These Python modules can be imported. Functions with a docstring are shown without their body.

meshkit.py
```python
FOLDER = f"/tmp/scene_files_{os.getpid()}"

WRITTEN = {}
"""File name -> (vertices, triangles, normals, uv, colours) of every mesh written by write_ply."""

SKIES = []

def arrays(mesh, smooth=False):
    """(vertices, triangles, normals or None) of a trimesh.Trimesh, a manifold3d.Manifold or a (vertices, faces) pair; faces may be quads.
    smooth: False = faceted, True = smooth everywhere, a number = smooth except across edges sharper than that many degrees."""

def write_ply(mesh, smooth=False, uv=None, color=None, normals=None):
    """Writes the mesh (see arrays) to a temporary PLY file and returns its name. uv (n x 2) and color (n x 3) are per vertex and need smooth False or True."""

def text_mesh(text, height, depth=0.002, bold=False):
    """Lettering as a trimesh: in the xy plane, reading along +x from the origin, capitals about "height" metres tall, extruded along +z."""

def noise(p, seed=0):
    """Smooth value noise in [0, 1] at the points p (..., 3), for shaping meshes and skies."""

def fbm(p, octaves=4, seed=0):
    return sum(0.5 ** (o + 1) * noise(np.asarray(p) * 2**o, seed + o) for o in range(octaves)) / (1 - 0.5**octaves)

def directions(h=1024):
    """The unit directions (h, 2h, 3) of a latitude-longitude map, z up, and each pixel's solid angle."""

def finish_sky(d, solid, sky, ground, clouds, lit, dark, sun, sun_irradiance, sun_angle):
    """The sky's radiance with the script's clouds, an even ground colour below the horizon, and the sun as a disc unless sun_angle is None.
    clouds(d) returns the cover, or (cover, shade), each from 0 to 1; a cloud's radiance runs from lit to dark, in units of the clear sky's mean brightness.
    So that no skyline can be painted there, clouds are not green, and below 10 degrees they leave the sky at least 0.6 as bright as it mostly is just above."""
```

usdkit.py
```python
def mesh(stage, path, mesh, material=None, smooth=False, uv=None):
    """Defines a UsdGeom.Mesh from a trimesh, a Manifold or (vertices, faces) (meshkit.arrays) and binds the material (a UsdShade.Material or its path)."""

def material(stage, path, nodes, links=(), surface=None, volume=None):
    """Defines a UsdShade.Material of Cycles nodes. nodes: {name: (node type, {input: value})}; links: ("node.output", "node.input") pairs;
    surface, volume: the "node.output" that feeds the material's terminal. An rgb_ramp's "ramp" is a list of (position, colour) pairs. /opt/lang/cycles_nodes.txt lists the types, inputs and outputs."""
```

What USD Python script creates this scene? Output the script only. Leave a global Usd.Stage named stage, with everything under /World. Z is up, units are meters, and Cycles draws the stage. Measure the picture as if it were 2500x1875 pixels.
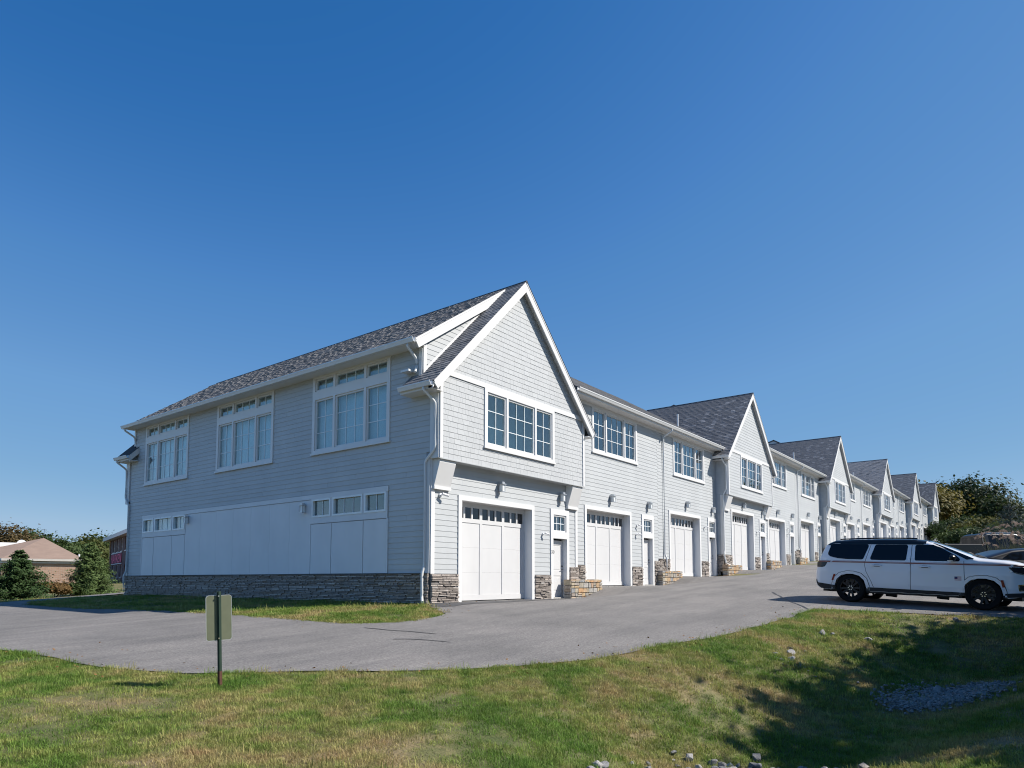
import math, random
import numpy as np, trimesh, usdkit, meshkit
from shapely.geometry import Polygon, box as sbox, LineString, Point
from shapely.ops import unary_union
from shapely import affinity
from pxr import Usd, UsdGeom, UsdLux, UsdShade, Gf, Sdf, Vt

stage = Usd.Stage.CreateInMemory()
UsdGeom.SetStageUpAxis(stage, UsdGeom.Tokens.z)
UsdGeom.SetStageMetersPerUnit(stage, 1.0)
world = UsdGeom.Xform.Define(stage, '/World')
UsdGeom.Scope.Define(stage, '/World/Looks')
rng = random.Random(7)
nrg = np.random.default_rng(7)

# ------------------------------------------------------------------ camera, sky, sun, exposure
CAM = np.array([-13.7436, -13.4981, 0.6193])
YAW, PITCH, FPX, CY = 0.9138, 0.0734, 1672.23, 1293.68
_f = np.array([math.sin(YAW), math.cos(YAW), 0]); _r = np.array([math.cos(YAW), -math.sin(YAW), 0])
FWD = _f * math.cos(PITCH) + np.array([0, 0, math.sin(PITCH)])
UPV = np.array([0, 0, math.cos(PITCH)]) - _f * math.sin(PITCH)
cam = UsdGeom.Camera.Define(stage, '/World/camera')
cam.AddTransformOp().Set(Gf.Matrix4d(*_r, 0, *UPV, 0, *(-FWD), 0, *CAM, 1))
cam.CreateHorizontalApertureAttr(36.0); cam.CreateVerticalApertureAttr(27.0)
cam.CreateFocalLengthAttr(FPX / 2500 * 36)
cam.CreateVerticalApertureOffsetAttr((CY - 937.5) / 2500 * 36)
cam.CreateClippingRangeAttr(Gf.Vec2f(0.1, 2000))
cam.CreateExposureAttr(0.5)

SUN_AZ = np.array([0.573, -0.819]); SUN_EL = math.radians(42.0)
SUN = np.array([SUN_AZ[0] * math.cos(SUN_EL), SUN_AZ[1] * math.cos(SUN_EL), math.sin(SUN_EL)])
dome = UsdLux.DomeLight.Define(stage, '/World/sky')
sky_mat = usdkit.material(stage, '/World/Looks/sky', {
    's': ('sky_texture', {'sky_type': 'single_scattering', 'sun_disc': False, 'sun_elevation': SUN_EL,
                          'sun_rotation': math.atan2(SUN_AZ[0], SUN_AZ[1]), 'altitude': 100.0,
                          'air_density': 0.7, 'aerosol_density': 0.1, 'ozone_density': 8.0}),
    'se': ('separate_color', {}), 'co': ('combine_color', {}),
    **{'i' + c: ('math', {'math_type': 'multiply', 'value2': .1}) for c in 'rgb'}, **{'o' + c: ('math', {'math_type': 'multiply', 'value2': 10.1}) for c in 'rgb'},
    **{'t' + c: ('rgb_ramp', {'ramp': [(p, (q, q, q)) for p, q in cv]}) for c, cv in (
        ('r', [(0, 0), (.041, .026), (.06, .08), (.092, .15), (.16, .22), (.26, .35), (1, .6)]),
        ('g', [(0, 0), (.09, .15), (.13, .245), (.2, .345), (.32, .42), (.46, .52), (1, .65)]),
        ('b', [(0, 0), (.21, .42), (.29, .55), (.44, .65), (.64, .68), (.75, .72), (1, .76)]))},
    'b': ('background_shader', {'strength': 0.07})},
    [('s.color', 'se.color'), ('co.color', 'b.color')] + [x for c in 'rgb' for x in ((f'se.{c}', f'i{c}.value1'), (f'i{c}.value', f't{c}.fac'), (f't{c}.color', f'o{c}.value1'), (f'o{c}.value', f'co.{c}'))], surface='b.background')
UsdShade.MaterialBindingAPI.Apply(dome.GetPrim()).Bind(sky_mat)
dome.GetPrim().SetCustomDataByKey('kind', 'structure')
dome.GetPrim().SetCustomDataByKey('label', 'clear deep blue sky without clouds')
dome.GetPrim().SetCustomDataByKey('category', 'sky')
sun = UsdLux.DistantLight.Define(stage, '/World/sun')
sun.CreateIntensityAttr(1.25); sun.CreateAngleAttr(0.53); sun.CreateColorAttr(Gf.Vec3f(1.0, 0.94, 0.86))
sun.CreateNormalizeAttr(True)
_z = SUN; _x = np.cross([0, 0, 1.0], _z); _x /= np.linalg.norm(_x); _y = np.cross(_z, _x)
sun.AddTransformOp().Set(Gf.Matrix4d(*_x, 0, *_y, 0, *_z, 0, 0, 0, 50, 1))

# ------------------------------------------------------------------ scene helpers
used = {}
def path_for(name, parent):
    pp = str(parent.GetPath()) if parent is not None else '/World'
    n = used.get((pp, name), 0); used[(pp, name)] = n + 1
    return f'{pp}/{name}' if n == 0 else f'{pp}/{name}_{n:03d}'
def tag(prim, label=None, cat=None, group=None, kind=None):
    for k, v in (('label', label), ('category', cat), ('group', group), ('kind', kind)):
        if v: prim.SetCustomDataByKey(k, v)
    return prim
def thing(name, label, cat, group=None, loc=(0, 0, 0), rz=0.0):
    x = UsdGeom.Xform.Define(stage, path_for(name, None))
    x.AddTranslateOp().Set(Gf.Vec3d(*map(float, loc)))
    if rz: x.AddRotateZOp().Set(float(rz))
    return tag(x.GetPrim(), label, cat, group)
def copy_of(src, loc, label, group=None, rz=0.0):
    x = UsdGeom.Xform.Define(stage, path_for(src.GetName().rstrip('0123456789').rstrip('_'), None))
    p = x.GetPrim(); p.GetReferences().AddInternalReference(src.GetPath())
    x.ClearXformOpOrder()
    x.MakeMatrixXform().Set(Gf.Matrix4d().SetRotate(Gf.Rotation(Gf.Vec3d(0, 0, 1), rz)) * Gf.Matrix4d().SetTranslate(Gf.Vec3d(*map(float, loc))))
    p.SetInstanceable(True)
    return tag(p, label, src.GetCustomData().get('category'), group or src.GetCustomData().get('group'))
def obj(name, m, mat, parent=None, smooth=False, label=None, kind=None):
    if isinstance(m, MB): m = m.arrays()
    p = usdkit.mesh(stage, path_for(name, parent), m, mat, smooth=smooth).GetPrim()
    if label: p.SetCustomDataByKey('label', label)
    if kind: p.SetCustomDataByKey('kind', kind)
    return p

class Plane:
    """A wall plane: u runs to the right seen from outside, v is height, d is outward."""
    def __init__(s, o, U, n):
        s.o = np.array(o, float); s.U = np.array(U, float); s.n = np.array(n, float)
    def __call__(s, uvd):
        a = np.asarray(uvd, float)
        return s.o + a[..., 0:1] * s.U + a[..., 1:2] * np.array([0, 0, 1.0]) + a[..., 2:3] * s.n

BOXF = np.array([[0, 2, 3], [0, 3, 1], [4, 5, 7], [4, 7, 6], [0, 1, 5], [0, 5, 4], [2, 6, 7], [2, 7, 3], [0, 4, 6], [0, 6, 2], [1, 3, 7], [1, 7, 5]])
class MB:
    def __init__(s): s.v = []; s.f = []; s.n = 0
    def add(s, v, f):
        v = np.asarray(v, float); f = np.asarray(f, int)
        if f.shape[1] == 4: f = np.vstack([f[:, [0, 1, 2]], f[:, [0, 2, 3]]])
        s.v.append(v); s.f.append(f + s.n); s.n += len(v); return s
    def tm(s, m): return s.add(m.vertices, m.faces)
    def box(s, x0, x1, y0, y1, z0, z1):
        v = np.array([[x, y, z] for z in (z0, z1) for y in (y0, y1) for x in (x0, x1)], float)
        return s.add(v, BOXF)
    def pbox(s, P, u0, u1, v0, v1, d0, d1):
        # right-handed (U, Z, n)
        v = P(np.array([[u, w, d] for d in (d0, d1) for w in (v0, v1) for u in (u0, u1)], float))
        return s.add(v, BOXF)
    def tube(s, pts, r, sides=8, r2=None):
        pts = np.asarray(pts, float); n = len(pts)
        rr = np.linspace(r, r if r2 is None else r2, n)
        t = np.gradient(pts, axis=0); t /= np.linalg.norm(t, axis=1, keepdims=True) + 1e-12
        ref = np.array([0, 0, 1.0]) if abs(t[:, 2]).mean() < .9 else np.array([1.0, 0, 0])
        a = np.cross(t, ref); a /= np.linalg.norm(a, axis=1, keepdims=True) + 1e-12; b = np.cross(t, a)
        ph = np.arange(sides) / sides * 2 * np.pi
        v = pts[:, None] + rr[:, None, None] * (np.cos(ph)[None, :, None] * a[:, None] + np.sin(ph)[None, :, None] * b[:, None])
        f = []
        for i in range(n - 1):
            for k in range(sides):
                k2 = (k + 1) % sides
                f.append([i * sides + k, i * sides + k2, (i + 1) * sides + k2, (i + 1) * sides + k])
        V = np.vstack([v.reshape(-1, 3), pts[:1], pts[-1:]]); c0, c1 = n * sides, n * sides + 1
        F = np.array(f); F = np.vstack([F[:, [0, 1, 2]], F[:, [0, 2, 3]]])
        caps = [[c0, (k + 1) % sides, k] for k in range(sides)] + [[c1, (n - 1) * sides + k, (n - 1) * sides + (k + 1) % sides] for k in range(sides)]
        return s.add(V, np.vstack([F, caps]))
    def quadprism(s, a, b, c, d, thick):
        """slab under the quad a,b,c,d (counter-clockwise from above/outside)"""
        q = np.array([a, b, c, d], float); n = np.cross(q[1] - q[0], q[2] - q[0]); n /= np.linalg.norm(n)
        v = np.vstack([q, q - n * thick])
        f = [[0, 1, 2, 3], [7, 6, 5, 4], [0, 4, 5, 1], [1, 5, 6, 2], [2, 6, 7, 3], [3, 7, 4, 0]]
        return s.add(v, f)
    def poly(s, P, pg, d0, d1, dtop=None, vb=0, h=1):
        """polygon in the plane extruded from d0 to d1 (dtop: depth at the upper edge of a lapped board)"""
        if pg.is_empty or pg.area < 1e-5: return s
        pg = pg if pg.exterior.is_ccw else Polygon(list(pg.exterior.coords)[::-1], [list(r.coords) for r in pg.interiors])
        v2, f = trimesh.creation.triangulate_polygon(pg, engine='earcut')
        v2 = np.asarray(v2); f = np.asarray(f)
        e1 = v2[f[:, 1]] - v2[f[:, 0]]; e2 = v2[f[:, 2]] - v2[f[:, 0]]
        cr = e1[:, 0] * e2[:, 1] - e1[:, 1] * e2[:, 0]
        f[cr < 0] = f[cr < 0][:, ::-1]
        df = (lambda w: np.full(len(w), d1)) if dtop is None else (lambda w: d1 + (dtop - d1) * (np.asarray(w) - vb) / h)
        s.add(P(np.column_stack([v2, df(v2[:, 1])])), f)
        for ring in [pg.exterior] + list(pg.interiors):
            c = np.array(ring.coords)
            if ring is not pg.exterior and ring.is_ccw: c = c[::-1]
            a, b = c[:-1], c[1:]; n = len(a)
            V = np.vstack([np.column_stack([a, df(a[:, 1])]), np.column_stack([b, df(b[:, 1])]), np.column_stack([b, np.full(n, d0)]), np.column_stack([a, np.full(n, d0)])])
            i = np.arange(n)
            s.add(P(V), np.column_stack([i, i + 3 * n, i + 2 * n, i + n]))
        return s
    def arrays(s): return (np.vstack(s.v), np.vstack(s.f))

def polys(g):
    if g.is_empty: return []
    return [p for p in getattr(g, 'geoms', [g]) if p.geom_type == 'Polygon' and p.area > 2e-4]

# ------------------------------------------------------------------ materials
def mat(name, nodes, links, surface='p.BSDF'):
    return usdkit.material(stage, '/World/Looks/' + name, nodes, links, surface=surface)
def plain(name, col, rough=.6, metal=0, bump=None, vary=0.0, noise_scale=3.0, noise_amt=.08, spec=.5, coat=0, streak=0):
    """painted surface: colour varied a little by noise (dirt) and, optionally, from piece to piece"""
    c = np.array(col)
    N = {'g': ('geometry', {}), 'n': ('noise_texture', {'scale': noise_scale, 'detail': 5.0, 'roughness': .6}),
         'r': ('rgb_ramp', {'ramp': [(.25, tuple(c * (1 - noise_amt))), (.75, tuple(np.minimum(c * (1 + noise_amt), .98)))]}),
         'p': ('principled_bsdf', {'roughness': rough, 'metallic': metal, 'specular_ior_level': spec, 'coat_weight': coat})}
    L = [('g.position', 'n.vector'), ('n.fac', 'r.fac')]
    last = 'r.color'
    if streak:
        N |= {'mp': ('mapping', {'scale': (.9, .9, .22)}), 'sn': ('noise_texture', {'scale': 1.0, 'detail': 6.0, 'roughness': .65}), 'sr': ('rgb_ramp', {'ramp': [(.3, (1 - streak, 1 - streak * .98, 1 - streak * .9)), (.62, (1, 1, 1))]}), 'sm': ('mix_color', {'blend_type': 'multiply', 'fac': 1.0})}
        L += [('g.position', 'mp.vector'), ('mp.vector', 'sn.vector'), ('sn.fac', 'sr.fac'), (last, 'sm.a'), ('sr.color', 'sm.b')]; last = 'sm.result'
    if vary:
        N |= {'o': ('object_info', {}), 'gi': ('geometry', {}), 'ad': ('math', {'math_type': 'add'}), 'fr': ('math', {'math_type': 'fraction'}),
              'mr': ('map_range', {'from_min': 0., 'from_max': 1., 'to_min': 1 - vary, 'to_max': 1 + vary}), 'hs': ('hsv', {})}
        L += [('o.random', 'ad.value1'), ('gi.random_per_island', 'ad.value2'), ('ad.value', 'fr.value1'), ('fr.value', 'mr.value'), ('mr.result', 'hs.value'), (last, 'hs.color')]
        last = 'hs.color'
    L.append((last, 'p.base_color'))
    if bump:
        N |= {'bn': ('noise_texture', {'scale': bump[0], 'detail': 4.0}), 'b': ('bump', {'strength': bump[1], 'distance': bump[2]})}
        L += [('g.position', 'bn.vector'), ('bn.fac', 'b.height'), ('b.normal', 'p.normal')]
    return mat(name, N, L)
def island(name, ramp, rough=.7, transl=0.0, bump=None, noise=0, spec=.3):
    """colour picked from the ramp piece by piece"""
    N = {'gi': ('geometry', {}), 'o': ('object_info', {}), 'ad': ('math', {'math_type': 'add'}), 'fr': ('math', {'math_type': 'fraction'}),
         'r': ('rgb_ramp', {'ramp': ramp}), 'p': ('principled_bsdf', {'roughness': rough, 'specular_ior_level': spec})}
    L = [('o.random', 'ad.value1'), ('gi.random_per_island', 'ad.value2'), ('ad.value', 'fr.value1'), ('fr.value', 'r.fac')]
    last = 'r.color'
    if noise:
        N |= {'n': ('noise_texture', {'scale': noise, 'detail': 5.0, 'roughness': .65}), 'mr': ('map_range', {'from_min': .25, 'from_max': .75, 'to_min': .62, 'to_max': 1.35}), 'hs': ('hsv', {})}
        L += [('gi.position', 'n.vector'), ('n.fac', 'mr.value'), ('mr.result', 'hs.value'), (last, 'hs.color')]
        last = 'hs.color'
    L.append((last, 'p.base_color'))
    if bump:
        N |= {'bn': ('noise_texture', {'scale': bump[0], 'detail': 6.0, 'roughness': .65}), 'b': ('bump', {'strength': bump[1], 'distance': bump[2]})}
        L += [('gi.position', 'bn.vector'), ('bn.fac', 'b.height'), ('b.normal', 'p.normal')]
    if transl:
        N |= {'t': ('translucent_bsdf', {}), 'm': ('mix_closure', {'fac': transl})}
        L += [(last, 't.color'), ('p.BSDF', 'm.closure1'), ('t.BSDF', 'm.closure2')]
        return mat(name, N, L, 'm.closure')
    return mat(name, N, L)
def glass(name, tint=(.8, .88, .86), r0=.07, k=3.5):
    N = {'l': ('layer_weight', {'blend': .5}), 'pw': ('math', {'math_type': 'power', 'value2': k}), 'ma': ('math', {'math_type': 'multiply_add', 'value2': 1 - r0, 'value3': r0}),
         't': ('transparent_bsdf', {'color': tint}), 'g': ('glossy_bsdf', {'color': (1, 1, 1), 'roughness': 0.0}), 'm': ('mix_closure', {})}
    return mat(name, N, [('l.facing', 'pw.value1'), ('pw.value', 'ma.value1'), ('ma.value', 'm.fac'), ('t.BSDF', 'm.closure1'), ('g.BSDF', 'm.closure2')], 'm.closure')

M = {}
M['siding'] = plain('siding', (.445, .465, .475), .62, streak=.06, vary=.025, noise_scale=1.2, noise_amt=.05, bump=(60, .15, .004))
M['shingle'] = plain('shingle', (.445, .462, .472), .7, streak=.06, vary=.03, noise_scale=6, noise_amt=.06, bump=(90, .3, .006))
M['white'] = plain('white_trim', (.67, .67, .665), .5, streak=.05, noise_scale=1.5, noise_amt=.025)
M['panel_white'] = plain('white_panel', (.63, .64, .65), .5, streak=.07, noise_scale=.8, noise_amt=.04, bump=(4, .08, .02))
M['door_white'] = plain('white_door', (.60, .60, .60), .45, streak=.06, noise_scale=2.5, noise_amt=.02)
M['gutter'] = plain('gutter_white', (.64, .65, .65), .35, noise_scale=4, noise_amt=.04)
M['wall'] = plain('wall_sheathing', (.3, .31, .32), .8)
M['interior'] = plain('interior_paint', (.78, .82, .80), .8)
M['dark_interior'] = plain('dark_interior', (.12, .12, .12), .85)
M['curtain'] = plain('curtain_cloth', (.82, .84, .86), .9, noise_scale=8, noise_amt=.06)
M['glass'] = glass('window_glass', (.80, .90, .92), .10)
M['dark_glass'] = glass('garage_glass', (.5, .5, .52), .05)
M['grille'] = plain('window_grille', (.72, .76, .78), .5)
M['stone'] = island('ledge_stone', [(0, (.22, .195, .18)), (.3, (.31, .275, .25)), (.6, (.39, .345, .31)), (.8, (.34, .315, .295)), (1, (.46, .40, .345))], .85, bump=(35, .8, .012), noise=14)
M['mortar'] = plain('mortar', (.11, .105, .10), .95, bump=(40, .6, .01))
M['field_stone'] = island('field_stone', [(0, (.36, .32, .25)), (.25, (.30, .29, .27)), (.42, (.42, .24, .11)), (.55, (.46, .37, .24)), (.7, (.26, .27, .28)), (.85, (.44, .30, .17)), (1, (.36, .35, .33))], .85, bump=(28, .8, .012), noise=9)
M['roof'] = island('roof_shingle', [(0, (.14, .144, .155)), (.3, (.21, .213, .225)), (.55, (.28, .28, .29)), (.75, (.18, .185, .20)), (1, (.34, .335, .34))], .92, bump=(160, .6, .004), noise=30)
M['roof_base'] = plain('roof_felt', (.07, .07, .075), .95)
M['lamp'] = plain('lantern_metal', (.55, .56, .57), .35, metal=.6)
M['lamp_glass'] = plain('lantern_glass', (.75, .78, .78), .2)
M['cam_white'] = plain('camera_plastic', (.75, .75, .76), .4)
M['black'] = plain('black_plastic', (.012, .012, .013), .45)
M['concrete'] = plain('concrete', (.38, .37, .35), .9, bump=(30, .5, .008))

# asphalt: worn, speckled with aggregate, darker patches and faint streaks along the lane
M['asphalt'] = mat('asphalt', {
    'g': ('geometry', {}), 'n1': ('noise_texture', {'scale': .42, 'detail': 7.0, 'roughness': .62}), 'n2': ('noise_texture', {'scale': 26., 'detail': 6.0, 'roughness': .8}),
    'mp': ('mapping', {'scale': (.16, 1.3, 1.0), 'rotation': (0, 0, .12)}), 'n3': ('noise_texture', {'scale': 1.5, 'detail': 6.0, 'roughness': .7}),
    'v': ('voronoi_texture', {'scale': 9.0}), 'vr': ('rgb_ramp', {'ramp': [(0, (2.2, 2.2, 2.1)), (.05, (1.6, 1.6, 1.55)), (.085, (1, 1, 1)), (1, (1, 1, 1))]}),
    'n5': ('noise_texture', {'scale': 1.1, 'detail': 8.0, 'roughness': .7}), 'r5': ('rgb_ramp', {'ramp': [(.24, (.62, .61, .60)), (.36, (1, 1, 1)), (1, (1, 1, 1))]}),
    'r1': ('rgb_ramp', {'ramp': [(.3, (.150, .145, .140)), (.5, (.188, .180, .173)), (.72, (.226, .213, .203))]}),
    'r2': ('rgb_ramp', {'ramp': [(.28, (.45, .45, .45)), (.5, (1, 1, 1)), (.72, (1.6, 1.6, 1.58))]}), 'r3': ('rgb_ramp', {'ramp': [(.3, (.80, .80, .81)), (.6, (1.06, 1.05, 1.04))]}),
    'm1': ('mix_color', {'blend_type': 'multiply', 'fac': 1.0}), 'm2': ('mix_color', {'blend_type': 'multiply', 'fac': 1.0}), 'm3': ('mix_color', {'blend_type': 'multiply', 'fac': 1.0, 'use_clamp': False}), 'm4': ('mix_color', {'blend_type': 'multiply', 'fac': 1.0}),
    'b': ('bump', {'strength': .7, 'distance': .012}), 'p': ('principled_bsdf', {'roughness': .9, 'specular_ior_level': .25})},
    [('g.position', 'n1.vector'), ('g.position', 'n2.vector'), ('g.position', 'mp.vector'), ('mp.vector', 'n3.vector'), ('g.position', 'v.vector'), ('g.position', 'n5.vector'),
     ('n1.fac', 'r1.fac'), ('n2.fac', 'r2.fac'), ('n3.fac', 'r3.fac'), ('v.distance', 'vr.fac'), ('n5.fac', 'r5.fac'), ('r1.color', 'm1.a'), ('r2.color', 'm1.b'), ('m1.result', 'm2.a'), ('r3.color', 'm2.b'),
     ('m2.result', 'm3.a'), ('vr.color', 'm3.b'), ('m3.result', 'm4.a'), ('r5.color', 'm4.b'), ('m4.result', 'p.base_color'), ('n2.fac', 'b.height'), ('b.normal', 'p.normal')])
M['seal'] = plain('crack_sealant', (.025, .025, .027), .6)
M['new_asphalt'] = plain('fresh_asphalt', (.075, .074, .075), .9, noise_scale=40, noise_amt=.35, bump=(90, .6, .006))
def turf(name, blade):
    N = {'g': ('geometry', {}), 'n1': ('noise_texture', {'scale': .55, 'detail': 4.0, 'roughness': .6}), 'n2': ('noise_texture', {'scale': 2.3, 'detail': 4.0, 'roughness': .65}),
         'mx': ('math', {'math_type': 'multiply_add', 'value2': .6}), 'm4': ('math', {'math_type': 'multiply', 'value2': .4}),
         'r': ('rgb_ramp', {'ramp': [(.34, (.10, .19, .03)), (.44, (.15, .24, .044)), (.50, (.25, .29, .075)), (.57, (.36, .32, .13)), (.68, (.40, .27, .14))] if blade else
               [(.36, (.06, .08, .022)), (.5, (.13, .13, .05)), (.58, (.2, .16, .08)), (.7, (.24, .175, .105))]}),
         'p': ('principled_bsdf', {'roughness': .8 if not blade else .6, 'specular_ior_level': .25})}
    L = [('g.position', 'n1.vector'), ('g.position', 'n2.vector'), ('n1.fac', 'mx.value1'), ('n2.fac', 'm4.value1'), ('m4.value', 'mx.value3'), ('mx.value', 'r.fac')]
    last = 'r.color'
    if blade:
        N |= {'o': ('object_info', {}), 'gi': ('geometry', {}), 'ad': ('math', {'math_type': 'add'}), 'fr': ('math', {'math_type': 'fraction'}),
              'mr': ('map_range', {'to_min': .65, 'to_max': 1.5}), 'hs': ('hsv', {}), 't': ('translucent_bsdf', {}), 'm': ('mix_closure', {'fac': .35})}
        L += [('o.random', 'ad.value1'), ('gi.random_per_island', 'ad.value2'), ('ad.value', 'fr.value1'), ('fr.value', 'mr.value'), ('mr.result', 'hs.value'), (last, 'hs.color'),
              ('hs.color', 'p.base_color'), ('hs.color', 't.color'), ('p.BSDF', 'm.closure1'), ('t.BSDF', 'm.closure2')]
        return mat(name, N, L, 'm.closure')
    N |= {'bn': ('noise_texture', {'scale': 25., 'detail': 5.0}), 'b': ('bump', {'strength': .9, 'distance': .03})}
    L += [(last, 'p.base_color'), ('g.position', 'bn.vector'), ('bn.fac', 'b.height'), ('b.normal', 'p.normal')]
    return mat(name, N, L)
M['soil'] = turf('lawn_soil', False)
M['blade'] = turf('grass_blade', True)

# ------------------------------------------------------------------ terrain
def sst(a, b, x):
    t = np.clip((np.asarray(x, float) - a) / (b - a), 0, 1); return t * t * (3 - 2 * t)
PER, STEP = 22.457, .403
BND = []
for k in range(6):
    BND += [PER * k + 7.15, PER * k + 15.05, PER * k + 22.0]
BND = BND[:-2]
def ground_z(x, y):
    x = np.asarray(x, float); y = np.asarray(y, float)
    X = np.where(x < -9, -9 + (x + 9) * .55, x); X = np.where(X < -16, -16 + (X + 16) * .15, X); X = np.minimum(X, 160)
    b = -.05 + .0535 * X + np.where(y < 0, .04 * np.maximum(y, -40), .003 * np.minimum(y, 60))
    b = b - .02 * np.clip(-9 - y, 0, 6) * sst(6, 0, x) - .032 * np.clip(y - 16, 0, 24) * sst(60, 30, x)
    ap = np.full(x.shape, -.03)
    for q in BND: ap = ap + STEP * sst(q + .1, q + 2.5, x)
    w = sst(-3.2, -.7, y) * sst(-.6, .4, x) * (y < 3) * (x < 122)
    b = b * (1 - w) + ap * w
    ax, ay, bx, by = -6.3, -10.9, 2.2, -12.4
    t = np.clip(((x - ax) * (bx - ax) + (y - ay) * (by - ay)) / ((bx - ax) ** 2 + (by - ay) ** 2), 0, 1)
    dd = np.hypot(x - ax - t * (bx - ax), y - ay - t * (by - ay))
    b = b - .78 * np.exp(-(dd / 1.75) ** 2)
    return b
def rough(x, y):
    """small unevenness of the turf"""
    p = np.stack([x, y, np.zeros_like(x)], -1)
    return .05 * (meshkit.fbm(p * 1.1, 4, 3) - .5) + .03 * (meshkit.noise(p * 4.3, 9) - .5)
def axis(lo, fine0, fine1, hi, step, far):
    a = list(np.arange(fine0, fine1 + 1e-6, step)); s = step; x = fine1
    while x < hi: s = min(s * 1.25, far); x += s; a.append(x)
    s = step; x = fine0
    while x > lo: s = min(s * 1.25, far); x -= s; a.insert(0, x)
    return np.array(a)
gx = axis(-400, -15, 13, 700, .16, 30); gy = axis(-400, -15, 1, 600, .16, 30)
GX, GY = np.meshgrid(gx, gy)

near = [(-16, 30), (-12.6, 14), (-10.6, 5), (-9.78, .46), (-9.55, -1.21), (-9.4, -2.62), (-9.16, -3.37), (-8.93, -3.86), (-8.52, -4.42), (-7.95, -5.02), (-7.21, -5.89), (-6.45, -6.76), (-5.39, -7.44), (-4.37, -7.89), (-2.79, -8.17), (-.9, -8.53), (.99, -8.7), (3.27, -8.83), (4.81, -8.76), (5.2, -8.75), (5.56, -10.72), (5.72, -11.97), (6.04, -13.13), (8.5, -17.0), (20, -19.5), (60, -17), (125, -14)]
def wobble(pts, amp=.05, step=.3, seed=1):
    ls = LineString(pts); n = int(ls.length / step); out = []
    for i in range(n + 1):
        p = ls.interpolate(i / n, normalized=True); q = np.array([[p.x, p.y, seed * 7.7]])
        out.append((p.x + amp * 2 * (meshkit.fbm(q * 1.7, 3, seed)[0] - .5), p.y + amp * 2 * (meshkit.fbm(q * 1.7 + 31, 3, seed)[0] - .5)))
    return out
near_w = wobble(near[3:22], .09, .25, 2)
island_pts = [(.2, .35), (-.14, -.09), (-.62, -.79), (-1.45, -2.0), (-2.04, -2.25), (-3.29, -2.2), (-4.03, -1.55), (-4.3, -.5), (-4.3, 1.26), (-4.15, 3.05), (-4.2, 6.7), (-4.85, 10.34), (-4.9, 13.41), (-4.75, 15.6), (-3.4, 19.4), (-1, 22.5), (3, 27), (9, 33), (9, .35)]
isl = Polygon(wobble(island_pts[1:16], .08, .25, 5) + island_pts[16:] + [island_pts[0]]).buffer(0)
road = Polygon(near[:3] + near_w + near[22:] + [(125, .32), (0, .32), (0, 20), (-3.6, 19), (-5.6, 18.5), (-10, 22), (-12, 30)]).buffer(0)
road = road.difference(isl).difference(sbox(9, .36, 130, 40))
road = max(polys(road), key=lambda p: p.area)
lane = Polygon([(-5.2, 15.4), (-4.75, 15.6), (-3.4, 19.4), (-1, 22.5), (3, 27), (9, 33), (9, 37), (3, 31), (-2, 26), (-4.6, 22), (-6.2, 18.6)])
road = unary_union([road, lane.buffer(.05)]); road = max(polys(road), key=lambda p: p.area)

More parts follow.
